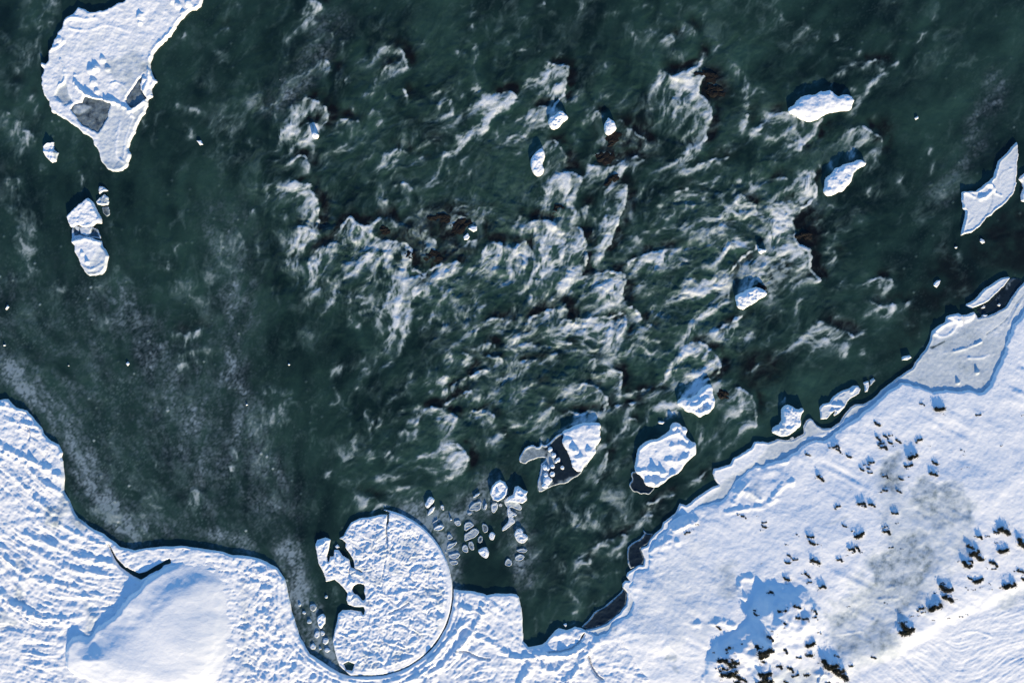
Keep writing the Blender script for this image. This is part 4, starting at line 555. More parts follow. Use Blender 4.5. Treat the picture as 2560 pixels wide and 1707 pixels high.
for u, v, r, tn, lb in ((560, 1120, 32, .25, 'pale blue round ice pan under the oval snowy pan'), (612, 1108, 24, .3, 'small grey ice pan right of the pale blue one'), (640, 1180, 32, .28, 'grey blue ice pan touching the left rim of the disc'), (525, 1235, 32, .2, 'pale ice pan close to the shelf, left of the disc'), (590, 1250, 15, .35, 'tiny grey ice pan between two pale pans left of the disc'), (655, 1262, 26, .2, 'pale ice pan lowest against the left rim of the disc'), (490, 1000, 26, .5, 'glassy ice pan left of the oval snowy pan'), (440, 920, 20, .4, 'small white edged ice pan near the shelf bend'), (520, 870, 38, .6, 'dim clear ice pan in the upper slush left of the disc'), (645, 775, 16, .45, 'tiny ice pan near the left notch of the disc'), (400, 850, 20, .45, 'small frosty ice pan hugging the shelf bend')):
    k = 8; ph = random.random()*6
    floe(T(1, 3, [(u+r*(1+.22*random.uniform(-1, 1))*math.cos(ph+i*2*math.pi/k), v+r*(1+.22*random.uniform(-1, 1))*math.sin(ph+i*2*math.pi/k)) for i in range(k)]), lb, 'ice piece', 'ice_piece', 'ice pans between the disc and the shelf', thick=.1, tone=tn, e1=.1, rimtone=tn*.4, edge=.03)
# thin clear ice ledges along the right bank
for pts, lb in ((T(2, 3, [(1200, 160), (1215, 195), (1180, 240), (1100, 280), (1062, 320), (1055, 380), (1062, 470), (1085, 520), (1120, 510), (1200, 480), (1215, 430), (1180, 330), (1250, 290), (1300, 195), (1240, 190)]), 'dark clear ice ledge with a bright rim, upper one on the right bank'), (T(2, 3, [(1020, 690), (1000, 730), (930, 790), (850, 860), (760, 910), (700, 990), (632, 1052), (700, 1075), (830, 1040), (940, 970), (1050, 850), (1055, 740)]), 'long dark clear ice ledge with a bright rim, lower one on the right bank')):
    side = pts[:9] if 'upper' in lb else pts[:7]
    floe(pts, lb, 'ice ledge', 'ice_ledge', 'clear ice ledges on the right bank', thick=.07, e1=.1, tone=.87, rim=.03, rimtone=.45, edge=.03, ridges=[(chaikin(side, 1, False), .11, .1, 0.0)])

# ================================================================== THE RIVER
crest = []
def F(c, r, lst):
    for pts, tail, a in lst: crest.append((T(c, r, pts), (tail[0]*U, -tail[1]*U), a))
F(1, 0, [([(500, 20), (560, 20), (600, 60), (590, 100)], (-120, 120), .6), ([(480, 190), (540, 185), (580, 220)], (-130, 110), .5), ([(640, 300), (690, 290), (700, 340)], (-60, 40), .4), ([(560, 330), (600, 390)], (-20, 60), .4), ([(590, 550), (650, 560), (710, 630), (690, 680)], (-140, 60), .65), ([(1210, 430), (1260, 430), (1340, 470), (1380, 560), (1385, 640)], (-110, 60), .7), ([(1150, 670), (1200, 600), (1300, 570), (1340, 570)], (-20, 80), .6), ([(1900, 400), (1960, 380), (2030, 410), (2050, 480), (2000, 580), (2000, 650), (2040, 780), (2050, 880)], (-25, 5), .55), ([(1830, 480), (1900, 460), (1930, 560)], (-30, 20), .5),
    ([(430, 930), (480, 900), (560, 920), (630, 980), (640, 1040), (660, 1100), (600, 1150)], (-180, 80), .9), ([(310, 960), (370, 950)], (-60, 90), .8), ([(380, 1200), (450, 1130), (530, 1130), (590, 1200)], (-80, 90), .9), ([(500, 1300), (540, 1330), (520, 1440)], (-40, 40), .7), ([(310, 1500), (370, 1440), (450, 1430), (500, 1490), (470, 1560)], (-100, 80), .8), ([(760, 1110), (850, 1090), (920, 1140), (970, 1120)], (-30, 90), .7), ([(1070, 1020), (1130, 1020), (1160, 1090), (1150, 1150)], (-30, 50), .6), ([(1340, 810), (1390, 880), (1390, 930)], (-60, 60), .7), ([(1680, 830), (1740, 880), (1800, 950), (1810, 1020), (1790, 1070)], (-50, 30), .6),
    ([(2150, 900), (2250, 860), (2350, 840), (2385, 880), (2380, 930)], (-250, 250), .95), ([(1900, 1090), (1920, 1150)], (-20, 10), .4), ([(1840, 1240), (1910, 1250)], (-10, 20), .4), ([(1560, 1310), (1640, 1290), (1650, 1250)], (-60, 50), .5), ([(1200, 1410), (1250, 1410), (1300, 1360), (1360, 1380), (1400, 1420)], (-50, 150), .8), ([(1460, 1480), (1540, 1440), (1560, 1490)], (-50, 60), .5), ([(1360, 1100), (1450, 1110), (1500, 1180)], (-40, 60), .3), ([(30, 1010), (130, 985), (180, 1030)], (-30, 80), .25), ([(980, 860), (1080, 850)], (-30, 20), .5), ([(700, 1220), (800, 1210)], (-20, 20), .4)])
F(2, 0, [([(310, 590), (400, 600), (490, 600), (520, 640), (500, 740), (480, 850), (420, 930), (370, 1000)], (-200, 130), .9), ([(180, 1010), (300, 970), (330, 1020), (380, 1000)], (-200, 200), .9), ([(1570, 220), (1640, 250), (1670, 300)], (-90, 80), .7), ([(1420, 330), (1470, 340), (1500, 400)], (-80, 70), .7), ([(1500, 450), (1570, 460), (1550, 520)], (-40, 20), .4), ([(1780, 470), (1750, 530), (1720, 570), (1740, 600), (1640, 640), (1560, 680), (1480, 710), (1420, 670), (1370, 665)], (-40, 180), .9), ([(1780, 660), (1720, 760), (1700, 860), (1760, 900), (1820, 960), (1830, 1040), (1800, 1180), (1780, 1240), (1770, 1310)], (-230, 120), 1.0), ([(2000, 555), (2090, 630), (2150, 730), (2165, 830), (2160, 940), (2170, 1000), (2150, 1100), (2115, 1190)], (-35, 10), .6), ([(2170, 970), (2170, 1060), (2120, 1190)], (-70, 30), .6), ([(1580, 1400), (1680, 1340), (1770, 1310)], (-60, 160), .65),
    ([(720, 1040), (790, 1010), (850, 1060)], (-60, 60), .6), ([(950, 1110), (1030, 1120), (1050, 1170), (1140, 1230), (1210, 1260), (1240, 1300), (1220, 1380), (1240, 1440)], (-150, 80), .75), ([(300, 1300), (380, 1280), (440, 1330), (490, 1420), (490, 1500)], (-130, 60), .8), ([(740, 1440), (820, 1400), (920, 1430), (980, 1470)], (-40, 60), .7), ([(700, 1520), (800, 1540), (960, 1530), (1060, 1440), (1220, 1480)], (-60, 100), .9), ([(1850, 1420), (2080, 1360)], (-20, 20), .45), ([(2230, 1200), (2350, 1100)], (-60, 80), .6), ([(1650, 1540), (1900, 1460), (2000, 1450)], (-80, 80), .7), ([(560, 1480), (585, 1300), (580, 1200)], (-10, 5), .4), ([(670, 30), (610, 130)], (-10, 10), .45), ([(820, 125), (930, 110), (990, 95)], (-10, 10), .4), ([(1120, 70), (1250, 40)], (-20, 10), .35), ([(1230, 1000), (1340, 1000), (1430, 920)], (-20, 10), .35), ([(350, 100), (400, 95), (420, 160)], (-10, 10), .3), ([(0, 1250), (60, 1230)], (-30, 40), .6), ([(1750, 200), (1790, 60)], (-10, 10), .4), ([(1880, 1370), (1920, 1360), (1860, 1420)], (-20, 20), .5), ([(820, 640), (870, 660)], (-20, 10), .4)])
F(3, 0, [([(610, 520), (700, 530), (770, 555)], (-15, 20), .5), ([(780, 570), (900, 565), (1040, 555), (1070, 600), (1060, 630)], (-60, 30), .55), ([(640, 680), (740, 620), (840, 610), (920, 640)], (-15, 20), .45), ([(1220, 545), (1160, 600), (1090, 655), (960, 745), (920, 850)], (-40, 25), .55), ([(850, 870), (845, 960), (800, 1060)], (-60, 20), .75), ([(160, 870), (210, 740), (230, 710)], (-15, 10), .45), ([(380, 500), (440, 400)], (-15, 10), .4), ([(440, 380), (480, 280)], (-10, 5), .3), ([(0, 1080), (100, 1020), (180, 1040), (280, 1090), (340, 1130)], (-60, 150), .75), ([(510, 1080), (440, 1200), (350, 1310), (300, 1390)], (-90, 30), .85), ([(760, 1200), (850, 1150), (920, 1190), (960, 1250), (1040, 1270), (1045, 1350), (1040, 1400)], (-220, 130), .8), ([(900, 1400), (1000, 1380), (1000, 1500)], (-60, 60), .5), ([(0, 1260), (80, 1240)], (-40, 20), .55), ([(100, 1270), (200, 1180), (280, 1160)], (-40, 40), .5), ([(600, 1550), (560, 1490), (600, 1480)], (-30, 20), .4), ([(750, 810), (810, 800)], (-10, 20), .5)])
F(0, 0, [([(60, 780), (120, 770), (200, 780)], (-30, 60), .35), ([(0, 1020), (50, 1010), (100, 1050)], (-30, 60), .4), ([(140, 1100), (240, 1110)], (-60, 90), .45), ([(160, 1230), (260, 1200), (330, 1290)], (-60, 80), .4), ([(1960, 330), (2020, 290), (2100, 250)], (-40, 60), .35), ([(2060, 100), (2130, 90)], (-40, 60), .3), ([(1950, 470), (2080, 470), (2100, 540)], (-40, 50), .3), ([(1830, 770), (1880, 750), (1930, 800)], (-20, 40), .3), ([(1620, 940), (1690, 980), (1780, 1000), (1900, 1040)], (-30, 50), .4), ([(1700, 1130), (1780, 1200), (1770, 1260)], (-30, 20), .35), ([(1900, 940), (1950, 930)], (-30, 30), .35), ([(10, 280), (60, 310), (110, 430)], (-20, 10), .35), ([(130, 570), (190, 650)], (-30, 30), .35), ([(270, 900), (320, 860)], (-40, 60), .4), ([(330, 100), (420, 90)], (-40, 60), .3), ([(320, 190), (400, 180), (510, 190)], (-10, 40), .35), ([(2200, 30), (2230, 130)], (-40, 50), .3)])
F(0, 1, [([(60, 60), (130, 45), (180, 80)], (-30, 60), .4), ([(80, 230), (180, 220)], (-20, 40), .35), ([(90, 330), (150, 340), (220, 410)], (-10, 20), .4), ([(100, 460), (250, 450)], (-20, 40), .3), ([(1600, 1500), (1700, 1510), (1760, 1480), (1850, 1440), (1900, 1450)], (-30, 60), .5), ([(2290, 380), (2340, 350)], (-40, 80), .6), ([(1750, 740), (1790, 800)], (-30, 50), .25)])
F(1, 1, [([(340, 100), (430, 115), (500, 120), (490, 170), (550, 240), (575, 340), (580, 440), (540, 530)], (-160, 100), .95), ([(370, 530), (460, 510), (540, 560), (600, 590)], (-60, 200), .8), ([(720, 600), (800, 500), (830, 430), (880, 425), (910, 480), (970, 510)], (-60, 220), 1.0), ([(970, 520), (1060, 500), (1120, 460), (1210, 435), (1270, 460), (1280, 520)], (-100, 180), 1.0), ([(1100, 610), (1200, 650), (1300, 660), (1360, 650), (1420, 720), (1430, 800), (1410, 890)], (-250, 200), 1.0), ([(1410, 910), (1480, 905), (1530, 950), (1600, 930), (1650, 880), (1720, 850), (1820, 840), (1880, 860)], (-150, 130), 1.0), ([(1530, 560), (1570, 550), (1620, 610), (1660, 680), (1640, 750)], (-120, 80), .6), ([(500, 820), (580, 700), (650, 680), (760, 680)], (-50, 150), .85), ([(1880, 720), (1960, 640), (2030, 650)], (-20, 160), .8), ([(2090, 740), (2150, 660), (2220, 670), (2350, 720)], (-20, 130), .85), ([(1900, 440), (1990, 360), (2100, 330), (2180, 370)], (-40, 80), .4), ([(2060, 430), (2100, 420)], (-20, 50), .5), ([(1270, 150), (1390, 115), (1430, 160)], (-60, 50), .55), ([(1170, 265), (1290, 290), (1330, 260)], (-20, 40), .65), ([(1120, 110), (1160, 160)], (-20, 20), .4), ([(1360, 1000), (1450, 980), (1600, 960)], (-170, 260), .9), ([(640, 1100), (700, 1150), (720, 1220)], (-30, 30), .55), ([(1330, 1130), (1400, 1090), (1530, 1050)], (-80, 100), .6), ([(560, 1080), (620, 1070)], (-50, 80), .5), ([(930, 1300), (1040, 1260)], (-20, 20), .4), ([(1000, 1160), (1090, 1150)], (-20, 20), .5), ([(980, 1370), (1040, 1340)], (-10, 20), .4), ([(2020, 1500), (2080, 1400), (2200, 1340), (2280, 1370)], (-100, 120), .55), ([(2220, 1440), (2350, 1380)], (-60, 120), .7), ([(1930, 1220), (1990, 1225)], (-10, 10), .4), ([(1740, 1060), (1800, 1110)], (-10, 10), .3), ([(260, 200), (290, 170)], (-20, 60), .4), ([(250, 800), (330, 860), (400, 850)], (-10, 90), .4), ([(1740, 560), (1800, 480)], (-20, 20), .45), ([(700, 60), (760, 100)], (-10, 40), .2)])
F(2, 1, [([(410, 60), (500, 10), (570, 20), (640, 50), (640, 110)], (-110, 300), .95), ([(50, 450), (90, 395), (130, 450)], (-20, 100), .5), ([(140, 480), (230, 465), (300, 455), (390, 490), (395, 540)], (-50, 300), 1.0), ([(580, 420), (640, 330), (700, 315), (700, 370)], (-60, 100), .5), ([(1040, 130), (1055, 210), (1040, 300), (990, 400), (960, 500), (930, 590), (870, 690), (800, 800)], (-130, 50), .9), ([(830, 150), (960, 140), (1040, 130)], (-40, 150), .7), ([(440, 620), (520, 550), (580, 505), (640, 550), (665, 620), (690, 740), (680, 830), (640, 930), (600, 1000)], (-250, 150), 1.0), ([(0, 760), (60, 680), (120, 660), (160, 710), (150, 780)], (-80, 200), .9), ([(600, 1000), (750, 950), (860, 935), (960, 940), (1030, 930), (1030, 1080), (960, 1140)], (-250, 130), 1.0), ([(1030, 930), (1080, 840), (1200, 780), (1290, 760), (1400, 730), (1540, 710)], (-120, 120), .9), ([(960, 1150), (1030, 1160), (1060, 1240), (1130, 1280), (1180, 1320), (1170, 1380)], (-350, 60), 1.0), ([(740, 1350), (850, 1340), (960, 1330), (1040, 1320), (1035, 1440), (1000, 1540)], (-350, 80), .9), ([(430, 1400), (540, 1360), (740, 1350)], (-60, 120), .8), ([(100, 1430), (200, 1330), (300, 1290), (420, 1280), (520, 1290)], (-60, 150), .8), ([(180, 1260), (220, 1220)], (-40, 60), .7), ([(350, 1180), (440, 1190), (500, 1240)], (-100, 60), .7), ([(360, 1150), (370, 1020), (420, 930)], (-25, 10), .6), ([(170, 1200), (220, 1020), (230, 980)], (-20, 10), .5), ([(230, 1230), (310, 1100), (330, 950)], (-20, 10), .5),
    ([(2060, 250), (2120, 230), (2130, 280), (2200, 310), (2250, 370), (2230, 420)], (-350, 250), .75), ([(1750, 270), (1850, 130), (1940, 10)], (-20, 10), .65), ([(1490, 210), (1560, 180), (1660, 170)], (-40, 60), .65), ([(1660, 240), (1750, 200)], (-100, 40), .4), ([(2100, 630), (2230, 670), (2250, 700), (2130, 800), (2040, 870), (1960, 950), (2010, 1010), (2000, 1100), (2000, 1180), (1950, 1220)], (-260, 170), .95), ([(1620, 1000), (1690, 1000)], (-120, 60), .65), ([(1210, 1430), (1300, 1410)], (-80, 30), .65), ([(2160, 1290), (2060, 1370), (1930, 1430), (1850, 1500)], (-140, 90), .85), ([(1400, 1080), (1280, 1110)], (-40, 20), .5), ([(1060, 590), (1200, 620)], (-30, 20), .5), ([(980, 690), (1080, 700), (1120, 750)], (-10, 20), .4), ([(1150, 270), (1200, 150), (1260, 90)], (-30, 20), .45), ([(1300, 180), (1320, 90)], (-20, 20), .4), ([(1060, 240), (1120, 200)], (-20, 20), .4), ([(2200, 170), (2350, 100)], (-150, 80), .6), ([(2210, 560), (2240, 510)], (-120, 60), .5), ([(1900, 550), (2000, 480)], (-80, 60), .5), ([(40, 1540), (180, 1480)], (-60, 60), .6), ([(1400, 1250), (1500, 1240)], (-40, 20), .35), ([(1520, 880), (1600, 830), (1720, 780)], (-30, 20), .4), ([(770, 480), (790, 400), (900, 340)], (-20, 10), .5), ([(2100, 1520), (2250, 1530)], (-40, 20), .4)])
F(3, 1, [([(430, 20), (440, 250), (320, 330), (230, 450), (240, 560), (270, 680), (350, 720), (400, 800), (370, 860), (430, 940), (470, 1020)], (-300, 180), .95), ([(240, 480), (250, 650), (350, 720), (400, 790)], (-130, 60), .9), ([(480, 1020), (350, 990), (260, 1040), (220, 1110)], (-30, 70), .6), ([(590, 630), (620, 680), (560, 720)], (-10, 10), .4), ([(560, 760), (640, 740), (640, 800), (600, 850)], (-60, 40), .4), ([(930, 1010), (1050, 985), (1150, 1010), (1160, 1060)], (-80, 70), .6), ([(890, 1180), (1000, 1240), (1120, 1220), (1250, 1220), (1380, 1170)], (-30, 60), .6), ([(440, 1420), (520, 1390), (600, 1450), (700, 1450), (770, 1490), (790, 1540)], (-150, 150), .75), ([(850, 1490), (920, 1450)], (-40, 50), .5), ([(620, 1330), (700, 1340)], (-30, 40), .4), ([(1750, 740), (1790, 830), (1760, 870)], (-10, 5), .25), ([(1740, 900), (1800, 940), (1780, 1000)], (-10, 5), .25), ([(1640, 1070), (1690, 1080)], (-10, 30), .25), ([(0, 80), (110, 60), (200, 90)], (-60, 60), .5), ([(0, 340), (100, 300), (220, 260)], (-60, 60), .5), ([(30, 940), (90, 960), (150, 1000)], (-30, 40), .4), ([(1820, 1080), (1850, 1140)], (-40, 20), .25), ([(1120, 900), (1180, 940)], (-20, 20), .25), ([(1000, 1330), (1130, 1320)], (-40, 40), .4)])
F(0, 2, [([(1600, 140), (1760, 90), (1900, 40)], (-20, 40), .4), ([(1620, 210), (1740, 180), (1850, 160)], (-20, 40), .45), ([(1820, 80), (1950, 50)], (-20, 60), .4), ([(1700, 1400), (1780, 1360), (1850, 1400)], (-60, 90), .4)])
F(1, 2, [([(730, 250), (760, 200), (830, 210)], (-20, 60), .55), ([(850, 250), (960, 230)], (-30, 20), .4), ([(1770, 90), (1800, 160), (1760, 260), (1750, 370)], (-40, 30), .65), ([(1880, 110), (1950, 110), (1990, 190), (1970, 250)], (-60, 50), .75), ([(1740, 450), (1800, 400), (1900, 340), (2050, 280), (2140, 270)], (-40, 60), .85), ([(2050, 30), (2200, 20), (2200, 100)], (-80, 60), .65), ([(2040, 150), (2150, 120), (2280, 190)], (-80, 60), .75), ([(1730, 590), (1800, 530), (1900, 480), (1990, 460)], (-50, 60), .85), ([(2030, 510), (2140, 510)], (-30, 40), .65), ([(2120, 590), (2200, 540), (2290, 550)], (-50, 30), .75), ([(1490, 750), (1510, 670), (1570, 600), (1680, 620), (1760, 650), (1860, 700), (1830, 740)], (-30, 60), .85), ([(1940, 640), (2060, 630), (2170, 660), (2190, 700)], (-60, 40), .65), ([(1460, 880), (1480, 790)], (-30, 20), .6), ([(1440, 900), (1520, 890)], (-20, 40), .7), ([(1050, 850), (1040, 780), (1070, 710), (1130, 690)], (20, 30), .35), ([(1060, 980), (1100, 1060)], (-20, 20), .4), ([(1190, 1030), (1250, 1010), (1260, 1070)], (-50, 40), .55), ([(1760, 960), (1830, 940), (1890, 980), (1940, 1050), (1960, 1110), (1920, 1150), (1880, 1220)], (-150, 60), .9), ([(1480, 1060), (1560, 1010), (1650, 1020), (1730, 1060)], (-30, 30), .65), ([(930, 1390), (960, 1440), (1060, 1420), (1130, 1470)], (-30, 60), .55), ([(820, 1540), (860, 1490), (1000, 1500), (1200, 1480), (1300, 1540)], (-20, 40), .5), ([(760, 1270), (830, 1240), (870, 1280)], (-5, 10), .3), ([(1220, 560), (1290, 480), (1400, 430)], (-20, 20), .5), ([(1300, 850), (1370, 800), (1430, 830)], (-40, 30), .5), ([(1220, 620), (1250, 600)], (-10, 20), .5), ([(1300, 960), (1420, 880)], (-30, 20), .45), ([(1100, 1270), (1250, 1230), (1400, 1240)], (-40, 30), .5), ([(1460, 1180), (1560, 1150), (1600, 1170)], (-40, 30), .5), ([(1300, 1350), (1420, 1320), (1500, 1330)], (-40, 30), .4), ([(1850, 1400), (1930, 1370), (1980, 1330)], (-15, 15), .35), ([(1960, 1280), (2100, 1255)], (-20, 15), .35), ([(2180, 880), (2300, 840)], (-60, 30), .5), ([(2230, 350), (2350, 300)], (-60, 40), .6), ([(1300, 720), (1380, 600)], (-20, 10), .3), ([(1640, 110), (1740, 50)], (-30, 40), .4), ([(2080, 700), (2230, 770)], (-40, 30), .4)])
F(2, 2, [([(1620, 10), (1780, 10), (1820, 80), (1880, 110), (1890, 170), (1920, 220), (1900, 290), (1820, 330), (1700, 380)], (-320, 170), 1.0), ([(890, 270), (960, 270), (1000, 290), (1000, 370), (1000, 490)], (-150, 120), .95), ([(600, 400), (680, 390), (760, 400), (830, 470), (900, 540), (830, 640)], (-250, 150), .75), ([(430, 680), (530, 640), (620, 680), (740, 640), (820, 680)], (-150, 100), .8), ([(900, 590), (1000, 580), (1180, 550)], (-150, 60), .75), ([(1060, 700), (1130, 690), (1170, 730)], (-200, 100), .75), ([(1850, 380), (1940, 380), (1960, 440)], (-40, 40), .7), ([(2000, 420), (2100, 430), (2190, 500), (2240, 570), (2250, 680), (2230, 790)], (-280, 170), .8), ([(1700, 730), (1770, 780), (1740, 860), (1780, 940)], (-40, 30), .5), ([(830, 760), (880, 830)], (-20, 20), .55), ([(800, 930), (870, 960), (870, 1040), (850, 1190)], (-90, 120), .7), ([(1830, 1150), (1740, 1250), (1650, 1300)], (-60, 50), .65), ([(1490, 1400), (1350, 1440), (1220, 1490)], (-100, 100), .75), ([(1440, 600), (1540, 640)], (-20, 60), .5), ([(0, 190), (150, 160), (280, 170)], (-80, 60), .6), ([(0, 310), (100, 300)], (-60, 50), .55), ([(180, 380), (290, 380)], (-80, 40), .55), ([(270, 210), (330, 150)], (-40, 40), .5), ([(350, 130), (420, 110)], (-60, 40), .5), ([(730, 190), (760, 150), (770, 230)], (-60, 40), .6), ([(740, 350), (790, 240)], (-30, 20), .55), ([(560, 380), (620, 360), (680, 320)], (-40, 30), .5), ([(250, 670), (350, 600), (400, 620)], (-60, 60), .55), ([(440, 560), (520, 470)], (-20, 20), .5), ([(1050, 520), (1180, 440), (1400, 440)], (-80, 50), .55), ([(20, 780), (150, 740)], (-40, 50), .5), ([(870, 80), (900, 20), (1000, 5)], (-40, 40), .5), ([(100, 50), (250, 20)], (-80, 40), .5), ([(400, 40), (560, 20)], (-80, 50), .5), ([(920, 1230), (980, 1140), (1120, 1050)], (-20, 20), .35), ([(760, 1290), (860, 1240)], (-60, 50), .4), ([(640, 1400), (720, 1390)], (-80, 80), .3)])
F(2, 3, [([(1290, 40), (1200, 50), (1130, 90)], (-60, 60), .65), ([(1040, 160), (1100, 200), (950, 230), (820, 270)], (-100, 120), .6), ([(1030, 380), (960, 400), (890, 385)], (-10, 15), .55), ([(820, 590), (900, 550), (990, 550)], (-15, 15), .5), ([(690, 380), (720, 470), (640, 480)], (-40, 60), .45), ([(500, 960), (620, 890), (720, 850)], (-10, 15), .4), ([(1050, 20), (1030, 150)], (-40, 20), .5), ([(560, 20), (620, 60), (560, 100)], (-40, 40), .35), ([(540, 650), (590, 600)], (-40, 40), .45), ([(360, 420), (400, 390)], (-10, 30), .35), ([(640, 820), (560, 760), (520, 700)], (-20, 20), .35), ([(700, 250), (760, 330)], (-20, 30), .35), ([(230, 670), (260, 660)], (-10, 15), .3), ([(900, 130), (940, 60)], (-20, 20), .4)])
F(3, 2, [([(730, 0), (740, 90), (660, 110)], (-40, 40), .45), ([(880, 30), (890, 100)], (-30, 20), .45), ([(90, 60), (160, 110)], (-20, 20), .35), ([(120, 560), (190, 460)], (-15, 10), .5), ([(220, 70), (350, 60)], (-30, 30), .35), ([(400, 200), (520, 250)], (-30, 20), .3), ([(0, 600), (120, 570)], (-30, 20), .4)])
H = np.zeros((ny, nx), np.float32); HB = np.zeros_like(H); TR = np.zeros_like(H)
def splat(A, x, y, w):
    u = np.rint((x-GX0)/G).astype(int); v = np.rint((y-GY0)/G).astype(int)
    ok = (u >= 0) & (u < nx) & (v >= 0) & (v < ny); np.add.at(A, (v[ok], u[ok]), w[ok] if np.ndim(w) else w)
mil = lambda poly, sig: blur((sdf(GX[::2, ::2], GY[::2, ::2], N(poly)) > 0).astype(np.float32).repeat(2, 0).repeat(2, 1)[:ny, :nx], sig)
rapids = mil([(640, 150), (1000, 60), (1500, 150), (1700, 40), (1950, 180), (2180, 250), (2200, 480), (2100, 780), (1950, 1000), (1700, 1180), (1520, 1480), (1340, 1500), (1290, 1180), (900, 1240), (850, 1050), (1000, 850), (700, 780), (600, 450)], 3.0)
core = mil([(760, 520), (1000, 560), (1200, 500), (1420, 480), (1560, 650), (1800, 420), (1980, 500), (1900, 800), (1750, 1000), (1560, 950), (1300, 1080), (1080, 1080), (1120, 860), (1050, 720), (850, 760), (720, 650)], 1.8)
left = mil([(-100, 650), (420, 800), (620, 1000), (700, 1250), (640, 1400), (-100, 1400)], 3.5)
wctrl = [((200, 600), (.2, 1)), ((200, 1200), (.5, .85)), ((100, 1000), (.6, .8)), ((300, 1320), (.8, .5)), ((700, 800), (-.15, 1)), ((600, 1000), (-.1, 1)), ((900, 250), (-.55, .85)), ((1200, 300), (-.65, .75)), ((1300, 700), (-.3, 1)), ((1600, 700), (-.85, .5)), ((1700, 400), (-.55, .85)), ((1850, 520), (-.8, .55)), ((2000, 300), (-.65, .75)), ((2000, 600), (-.9, .4)), ((1300, 900), (-.85, .45)), ((1150, 1000), (-.75, .65)), ((1500, 1350), (-.45, .9)), ((1400, 1200), (-.5, .8)), ((2300, 200), (-.6, .8)), ((2200, 850), (-.9, .4)), ((600, 150), (-.55, .85)), ((1850, 950), (-.6, .7)), ((1500, 900), (-.9, .4)), ((850, 650), (-.35, .9)), ((1050, 1150), (-.8, .5)), ((200, 200), (-.4, .9)), ((1650, 250), (-.5, .85)), ((1000, 800), (-.1, 1)), ((700, 1300), (.2, 1)), ((1450, 520), (-.4, .95)), ((1750, 650), (-.85, .5))]
wx, wy = field(wctrl)
ang = (fbm(GX, GY, 3.2, 3, 421)*.8+fbm(GX, GY, .9, 2, 425)*.4)*(.45+.75*np.clip(rapids, 0, 1))
wx, wy = wx*np.cos(ang)-wy*np.sin(ang), wx*np.sin(ang)+wy*np.cos(ang)
psi = fbm(GX, GY, 2.6, 3, 601)*1.35+fbm(GX, GY, 1.1, 3, 603)*.42               # eddies as the curl of a stream function
cy_, cx_ = np.gradient(psi, G); cx_ = cx_.astype(np.float32); cy_ = cy_.astype(np.float32)
tvx = wx+.72*cy_; tvy = wy-.72*cx_; tn_ = np.sqrt(tvx*tvx+tvy*tvy)+1e-3; tvx = (tvx/tn_).astype(np.float32); tvy = (tvy/tn_).astype(np.float32)
def near(Fd, x, y):
    u = np.clip(np.rint((x-GX0)/G), 0, nx-1).astype(int); v = np.clip(np.rint((y-GY0)/G), 0, ny-1).astype(int); return Fd[v, u]
for pts, (tx, ty), a in crest:
    pts = chaikin(pts, 2, False); L = math.hypot(tx, ty); big = L > .9
    xs = []; ys = []
    for (ax, ay), (bx, by) in zip(pts[:-1], pts[1:]):
        n = max(1, int(math.hypot(bx-ax, by-ay)/.045)); t = (np.arange(n)+.5)/n; xs.append(ax+(bx-ax)*t); ys.append(ay+(by-ay)*t)
    xs = np.concatenate(xs); ys = np.concatenate(ys)
    jig = .22 if big else .07
    xs = xs+jig*fbm(xs, ys, .8, 3, 401); ys = ys+jig*fbm(xs, ys, .8, 3, 402)
    lenf = np.clip(.8+.8*fbm(xs, ys, .9, 3, 403), .15, 1.8)*RNG.uniform(.5, 1.35, len(xs))
    tone_ = np.clip(.55+.9*fbm(xs, ys, .45, 3, 405), .05, 1.6)*RNG.exponential(1.0, len(xs)).clip(0, 3.5)
    splat(HB, xs, ys, (a*(.75 if big else .3)*np.clip(.8+.6*fbm(xs, ys, .7, 2, 407), .15, 1.4)).astype(np.float32))
    if big:
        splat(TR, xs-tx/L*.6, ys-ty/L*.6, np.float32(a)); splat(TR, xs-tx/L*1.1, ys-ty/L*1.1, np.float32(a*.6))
    LL = L*1.9; m = max(3, int(LL/.085)); px = xs+RNG.normal(0, .05, len(xs)); py = ys+RNG.normal(0, .05, len(xs)); dx0, dy0 = tx/max(L, 1e-3), ty/max(L, 1e-3)
    st = LL/m*lenf
    for k in range(m):
        t = k/m; vx_ = dx0*.75+.85*near(tvx, px, py); vy_ = dy0*.75+.85*near(tvy, px, py); nn = np.sqrt(vx_*vx_+vy_*vy_)+1e-3
        px = px+st*vx_/nn; py = py+st*vy_/nn
        splat(H, px, py, ((1.75 if a >= .85 else .9)*a*tone_*(.10+.90*(1-t)**1.5)*lenf).astype(np.float32)*.075)
# loose foam threads carried by the current
nth = 26000; thx = RNG.uniform(-64, 64, nth); thy = RNG.uniform(-43, 43, nth)
pr = near(np.clip(.028+.20*np.clip(rapids, 0, 1)+.62*np.clip(core, 0, 1), 0, 1), thx, thy)*np.clip(.55+1.5*near(fbm(GX, GY, 5, 4, 611, .6), thx, thy), .03, 1.4)
okk = RNG.random(nth) < pr; thx = thx[okk]; thy = thy[okk]; tw = RNG.exponential(1.0, len(thx)).clip(0, 4); tl = RNG.uniform(.4, 2.1, len(thx))
for k in range(26):
    vx_ = near(tvx, thx, thy); vy_ = near(tvy, thx, thy); thx = thx+.085*tl*vx_; thy = thy+.085*tl*vy_
    splat(H, thx, thy, (.034*tw*math.sin(math.pi*(k+.5)/26)).astype(np.float32))
wdx = .10*fbm(GX, GY, .5, 3, 411); wdy = .10*fbm(GX, GY, .5, 3, 413)
